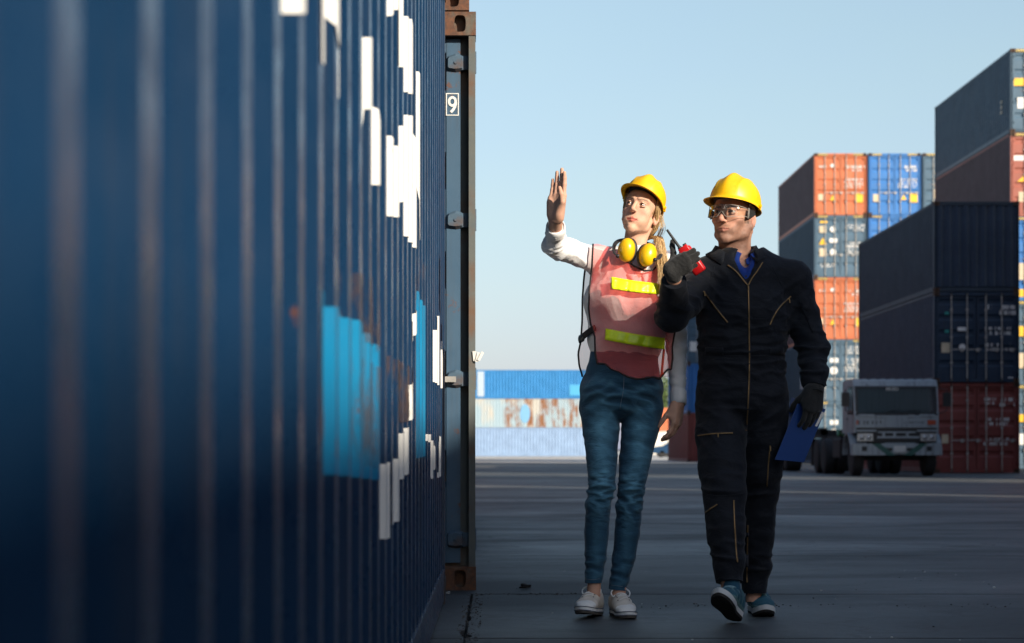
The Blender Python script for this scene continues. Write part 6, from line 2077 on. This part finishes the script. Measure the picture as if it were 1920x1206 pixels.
def zipper(line, pull=None, w=2.2, n=26):
    z = strip('zip', bc, line, w * 2.6, .0010, m_zt, cov, n=n, thick=.0008)
    strip('zip_teeth', bc, line, w, .0022, m_zip, z, n=n, thick=.0012)
    if pull is not None:
        p = stick(bc, *pull, .005)
        MB().tube([p, p + Vector((.002, -.001, -.018))], [.0035, .0025], 6).build('zip_pull', m_zip, z)
zipper([(1364, 497), (1378, 507), (1390, 520), (1402, 535)]); zipper([(1430, 492), (1420, 508), (1410, 522), (1403, 535)])
zipper([(1403, 536), (1404, 570), (1405, 640), (1405, 700), (1402, 770), (1399, 808)], (1403, 536), n=44)
zipper([(1319, 546), (1340, 575), (1364, 605)], (1321, 547)); zipper([(1483, 556), (1464, 574), (1452, 592), (1444, 609)], (1480, 560))
zipper([(1308, 817), (1340, 813), (1374, 812)], (1346, 812)); zipper([(1444, 836), (1441, 870), (1438, 913)], (1444, 838))
zipper([(1321, 962), (1334, 953), (1345, 946)]); zipper([(1376, 938), (1378, 990), (1382, 1053)], (1382, 1046), n=30); zipper([(1402, 985), (1401, 1040), (1400, 1092)], (1400, 1084), n=30)
# pocket flaps, waist tabs and seams
m_seam = plain('coverall_seam', (.006, .008, .014), .9)
for ln in ([(1340, 500), (1322, 560), (1312, 640)], [(1448, 500), (1474, 560), (1478, 640)], [(1306, 662), (1350, 666), (1392, 668), (1440, 666), (1478, 660)], [(1316, 925), (1350, 930), (1398, 925)]):
    cord('seam', bc, ln, .0016, .0004, m_seam, cov, n=24)
for x0, x1 in ((1322, 1356), (1442, 1470)):
    strip('waist_tab', bc, [(x0, 658), ((x0 + x1) / 2, 659), (x1, 659)], 13, .002, m_cov, cov, n=8, thick=.003)
strip('sleeve_pocket', bc, [(1508, 560), (1522, 590), (1535, 618)], 26, .003, m_cov, cov, n=10, thick=.004)
# collar of the coverall, blue polo beneath, bare neck
nc = MM @ Vector((0, .050, -.205))
nc = Vector((nc.x, DM + .005, P(1396, 486, DM).z))
def collar(name, c, rin, rout, gap, zt_, zo, zf, mat, parent, dep=.9, n=36, drop=.05):
    v = []
    for i in range(n + 1):
        a = R(gap + (360 - 2 * gap) * i / n)        # 0 = front
        fr = max(0, math.cos(a)) ** 1.5
        sx, cy = math.sin(a), -math.cos(a)
        z1 = zt_ - drop * fr
        v += [c + Vector((sx * rin, cy * rin * dep, z1 - .035)), c + Vector((sx * rin * 1.02, cy * rin * dep * 1.02, z1)),
              c + Vector((sx * (rin + .012), cy * (rin + .012) * dep, z1 + .003)),
              c + Vector((sx * (rin * .45 + rout * .55), cy * (rin * .45 + rout * .55) * dep - fr * .012, z1 - (zt_ - zo) * .45)),
              c + Vector((sx * rout, cy * rout * dep - fr * zf, zo - drop * .8 * fr))]
    f = [[5 * i + j, 5 * i + j + 1, 5 * i + 6 + j, 5 * i + 5 + j] for i in range(n) for j in range(4)]
    if name == 'collar':                              # lie on the coverall, never inside it
        for q in range(len(v)):
            if q % 5 < 2: continue
            loc, nrm, _, dist = bc.find_nearest(v[q])
            sdist = (v[q] - loc).dot(nrm)
            if sdist < .006 or q % 5 == 4: v[q] = loc + nrm * .007
    o = link(name, np_mesh(name, v, f, True, [mat]), parent)
    o.modifiers.new('thick', 'SOLIDIFY').thickness = .003
    return o
collar('collar', nc + Vector((0, .0, .010)), .074, .124, 36, .046, .000, .030, m_cov, cov, drop=.055, dep=1.0)
collar('polo_collar', nc + Vector((0, -.004, .006)), .064, .084, 26, .034, .004, .020, m_polo, cov, drop=.058, dep=1.0)
fp = Field(Mp(1330, 600, -.3), Mp(1465, 455, .2), .005)
fp.limb(Mp(1393, 590), Mp(1396, 520), (.15, .128), (.135, .104), k=0, **SD).limb(Mp(1396, 515), Mp(1396, 492), (.12, .09), (.074, .070), k=.04, **SD)
fp.limb(Mp(1396, 440, .01), Mp(1398, 502, -.03), (.058, .062), (.040, .045), k=.008, op='sub', **SD)
fp.limb(Mp(1398, 480, -.10), Mp(1400, 508, -.14), (.032, .05), (.004, .03), k=.006, op='sub', **SD)
polo = field_obj('polo_shirt', fp, m_polo, cov)
bp_ = bvh_obj(polo)
for bx, by in ((1399, 518), (1401, 526)):
    p = stick(bp_, bx, by, .002); MB().tube([p, p + Vector((0, -.002, 0))], .0042, 10).build('button', m_blk, cov)
# ---- gloves
gl = empty('gloves'); gl.parent = man
fg = Field(Mp(1225, 560, -.55), Mp(1330, 430, -.25), .0028)
s_ax = Vector((-.46, .02, .88)).normalized(); f_ax = Vector((.85, -.34, .42)); f_ax = (f_ax - s_ax * f_ax.dot(s_ax)).normalized(); n_ax = s_ax.cross(f_ax)
o_w = Mp(1257, 508, -.37)
fg.limb(mer.lerp(mwr, .95), o_w, .034, .031, k=0)
hand(fg, o_w, f_ax, n_ax, False, [(16, 96, 62), (18, 98, 62), (20, 98, 62), (24, 98, 58)], (62, 26, -20), 0.93, glove=.0022, spread=.0, k=.004)
v, f = fg.mesh(); v = relax(v, f, 1); nn = normals(v, f); v = v + nn * ((vnoise(v * 420) - .5) * .0016 + (vnoise(v * 120) - .5) * .002)[:, None]
link('glove', np_mesh('glove', v, f, True, [m_glove]), gl)
fw = Field(Mp(1225, 570, -.5), Mp(1310, 490, -.2), .004); fw.limb(mer.lerp(mwr, .55), mer.lerp(mwr, .93), .033, .0285, k=0)
v, f = fw.mesh(); me = np_mesh('wrist_skin', relax(v, f, 1), f, True, [m_skin]); set_col(me, skin_tint(v, SK_M)); link('wrist_skin', me, bodym)
fg = Field(Mp(1480, 830, -.30), Mp(1575, 700, .08), .0028)
lf = Vector((-.12, -.06, -1)).normalized()
fg.limb(mcl.lerp(mel, .12), mwl, .037, .034, k=0)
hand(fg, mwl + Vector((0, -.012, .004)), lf, (-.40, .90, 0), True, [(14, 26, 22), (16, 28, 22), (18, 30, 24), (22, 34, 26)], (30, 50, 10), 1.03, glove=.0030, spread=.03)
v, f = fg.mesh(); v = relax(v, f, 1); nn = normals(v, f); v = v + nn * ((vnoise(v * 420) - .5) * .0016)[:, None]
link('glove', np_mesh('glove', v, f, True, [m_glove]), gl)
Mq = Matrix.Translation(mcl.lerp(mwl, .5)) @ (mwl - mel).normalized().to_track_quat('Z', 'Y').to_matrix().to_4x4()
cf = MB()
for k in range(7): cf.lathe([(.0365, -.03 + k * .008), (.039, -.027 + k * .008), (.0365, -.023 + k * .008)], 28, Mq)
cf.f = [q for q in cf.f if len(q) == 4]
cf.build('glove_cuff', m_glove, gl, smooth=True)
# ---- shoes and socks
m_rn = attr_mat('runner_knit', .8, bump_=.5, bscale=500)
run = dict(mat=m_rn, col=(.018, .085, .12), col2=(.10, .20, .21), lace=plain('lace_teal', (.22, .36, .40), .8))
m_mid = plain('midsole_white', (.58, .60, .60), .55)
out_ = dict(out=plain('outsole_black', (.014, .013, .012), .75, bump_=.6, bscale=90, bdist=.006))
shoe(man, Vector(((1380 - CX) * 8.34 / F, 8.36, 0.004)), -22, 21, .285, run, m_mid, out_, None, 'runner', roll=4)
shoe(man, Vector(((1414 - CX) * 8.88 / F, 8.885, 0.0)), 3, 0, .285, run, m_mid, out_, None, 'runner')
for o in man.children:
    if o.name.split('.')[0] == 'upper': o.name = 'shoe_upper'
m_sock = cloth_mat('sock_blue', (.015, .07, .12), .1, .9, 600)
MB().tube([Mp(1369, 1080, -.27), Mp(1372, 1100, -.30), Mp(1374, 1122, -.31)], [.036, .036, .038], 20).build('sock', m_sock, man, smooth=True)
MB().tube([Mp(1414, 1100, .12), Mp(1414, 1128, .13)], [.036, .038], 20).build('sock', m_sock, man, smooth=True)
# ---- hard hat and goggles
hat_m = hard_hat(man, MM, .93, white_band=True, tilt=-8, roll=2, lift=.042)
gog = empty('safety_goggles'); gog.parent = man
def lens_mat():
    m, nt, b = _new('goggle_lens')
    out = nt.nodes['Material Output']
    tr = nt.nodes.new('ShaderNodeBsdfTransparent'); tr.inputs[0].default_value = (.93, .91, .86, 1)
    gs = nt.nodes.new('ShaderNodeBsdfGlossy'); gs.inputs['Roughness'].default_value = .04
    fr = nt.nodes.new('ShaderNodeFresnel'); fr.inputs[0].default_value = 1.55
    mx = nt.nodes.new('ShaderNodeMixShader')
    nt.links.new(fr.outputs[0], mx.inputs[0]); nt.links.new(tr.outputs[0], mx.inputs[1]); nt.links.new(gs.outputs[0], mx.inputs[2])
    nt.links.new(mx.outputs[0], out.inputs[0])
    return m
m_lens = lens_mat()
def gp(th, z): return MM @ Vector((.0800 * math.sin(th) * (1 - .04 * z / .03), -.030 - .0865 * abs(math.cos(th)) ** .62 + .10 * max(0, z - .01) , z))
n, m = 40, 10
v = []
for i in range(n + 1):
    th = R(-88 + 176 * i / n); x = .08 * math.sin(th)
    zb = -.026 + .024 * math.exp(-(x / .012) ** 2) + .010 * (abs(x) / .08) ** 3
    ztp = .024 - .006 * (abs(x) / .08) ** 3
    for j in range(m + 1): v.append(gp(th, zb + (ztp - zb) * j / m))
f = [[i * (m + 1) + j, (i + 1) * (m + 1) + j, (i + 1) * (m + 1) + j + 1, i * (m + 1) + j + 1] for i in range(n) for j in range(m)]
link('lens', np_mesh('lens', v, f, True, [m_lens]), gog)
m_clear = glass_mat('goggle_frame_clear', (.55, .50, .44), .15, .45)
MB().tube([v[i * (m + 1)] for i in range(n + 1)], .0016, 6).build('frame', m_clear, gog, smooth=True)
MB().tube([v[i * (m + 1) + m] for i in range(n + 1)], .0016, 6).build('frame', m_clear, gog, smooth=True)
for s_ in (-1, 1):
    e0 = s_ * .0805
    q = [(e0, -.034, .020), (e0, -.034, -.018), (s_ * .0835, .000, -.008), (s_ * .0855, .018, .004), (s_ * .0850, .012, .014), (s_ * .083, -.005, .018)]
    vs = [MM @ Vector(p) for p in q] + [MM @ (Vector(p) + Vector((s_ * .004, 0, 0))) for p in q]
    k = len(q)
    link('temple', np_mesh('temple', vs, [list(range(k))[::-1], list(range(k, 2 * k))] + [[i, (i + 1) % k, k + (i + 1) % k, k + i] for i in range(k)], False, [plain('temple_black', (.018, .019, .018), .5)]), gog)
    MB().tube([MM @ Vector((e0 + s_ * .002, -.036, .021)), MM @ Vector((e0 + s_ * .002, -.036, -.020))], .0035, 8).build('side_shield', m_clear, gog, smooth=True)
# cropped hair at the nape and temple: short fine locks
hb = MB(); hrs = random.Random(3)
for k in range(700):
    a = hrs.uniform(-1, 1); z = hrs.uniform(-.085, .05)
    th = a * R(100)
    x, y = .074 * math.sin(th), .020 + .090 * math.cos(th)
    if z < -.03: x *= .82; y = .018 + (y - .018) * .86
    if abs(x) > .060 and y < .045 and z < .012: continue
    p = MM @ Vector((x, y, z)); q = MM @ Vector((x * 1.02, y + .004, z - .012))
    hb.tube([p, q], [.0011, .0005], 4)
hb.build('hair', plain('hair_dark', (.035, .024, .017), .6), man)
settle(man, (Mp(1393, 1150).x, DM, 0))
# ============================================================ things held
radio = empty('walkie_talkie', tuple(o_w))
tag(radio, 'red two-way radio with black antenna held in the gloved fist', 'radio')
hn_ = n_ax.copy(); rc = o_w + f_ax * .092 + n_ax * .026 + s_ax * .004
s_ax = (s_ax + Vector((-.16, 0, 0))).normalized(); f_ax = (f_ax - s_ax * f_ax.dot(s_ax)).normalized(); n_ax = s_ax.cross(f_ax)
RM = Matrix(((f_ax.x, n_ax.x, s_ax.x, rc.x), (f_ax.y, n_ax.y, s_ax.y, rc.y), (f_ax.z, n_ax.z, s_ax.z, rc.z), (0, 0, 0, 1)))
m_rad = plain('radio_red', (.62, .012, .014), .32, var=.05)
def rbox(name, x0, y0, z0, x1, y1, z1, mat, bev=.004, par=radio):
    o = MB().box(x0, y0, z0, x1, y1, z1).build(name, mat, par, bevel=bev, smooth=True, angle=50)
    o.data.transform(Matrix.Translation(-o_w) @ RM); o.data.update(); return o
rb = rbox('case', -.026, -.017, -.068, .026, .017, .052, m_rad, .008)
rbox('shoulder', -.020, -.019, .030, .022, -.012, .060, m_rad, .003)
rbox('speaker_grille', -.018, -.0185, -.02, .018, -.0165, .02, m_blk, .001)
TR = Matrix.Translation(-o_w) @ RM
MB().tube([TR @ Vector((-.012, .0, .050)), TR @ Vector((-.012, .0, .066))], .0085, 12).build('antenna_base', m_blk, radio, smooth=True, angle=40)
MB().tube([TR @ Vector((-.012, .0, .066)), TR @ Vector((-.012, .0, .150)), TR @ Vector((-.012, 0, .152))], [.0062, .0048, .003], 12).build('antenna', m_blk, radio, smooth=True, angle=40)
MB().tube([TR @ Vector((.012, -.004, .050)), TR @ Vector((.012, -.004, .066))], [.0085, .0075], 14).build('knob', m_blk, radio, smooth=True, angle=40)
fo = empty('folder', tuple(Mp(1500, 810, -.06)))
tag(fo, 'blue ring folder held low in the gloved hand beside the coverall', 'folder')
m_fold = plain('folder_blue', (.006, .045, .19), .35, var=.06)
m_fin = plain('folder_inside', (.004, .012, .04), .7)
B0 = Vector(fo.location)
def leaf(name, pts, mat, th):
    q = [p - B0 for p in pts]; nrm = (q[1] - q[0]).cross(q[3] - q[0]).normalized() * th
    vs = q + [p + nrm for p in q]
    me = np_mesh(name, vs, [[0, 1, 2, 3], [7, 6, 5, 4], [0, 4, 5, 1], [1, 5, 6, 2], [2, 6, 7, 3], [3, 7, 4, 0]], False, [mat])
    o = link(name, me, fo); bv_ = o.modifiers.new('b', 'BEVEL'); bv_.width = .001; bv_.segments = 2
    return o
leaf('front_cover', [Mp(1499, 748, -0.0950), Mp(1548, 768, -0.0650), Mp(1507, 867, -0.0950), Mp(1453, 862, -0.1300)], m_fold, .004)
leaf('back_cover', [Mp(1484, 745, -0.0150), Mp(1548, 767, -0.0570), Mp(1508, 866, -0.0830), Mp(1458, 850, -0.0650)], m_fold, .004)
leaf('spine_label', [Mp(1541, 772, -0.0755), Mp(1546, 774, -0.0725), Mp(1532, 800, -0.0805), Mp(1528, 799, -0.0835)], m_white, .0012)
leaf('papers', [Mp(1498, 752, -0.0750), Mp(1545, 770, -0.0610), Mp(1507, 862, -0.0880), Mp(1458, 857, -0.1150)], m_fin, .006)
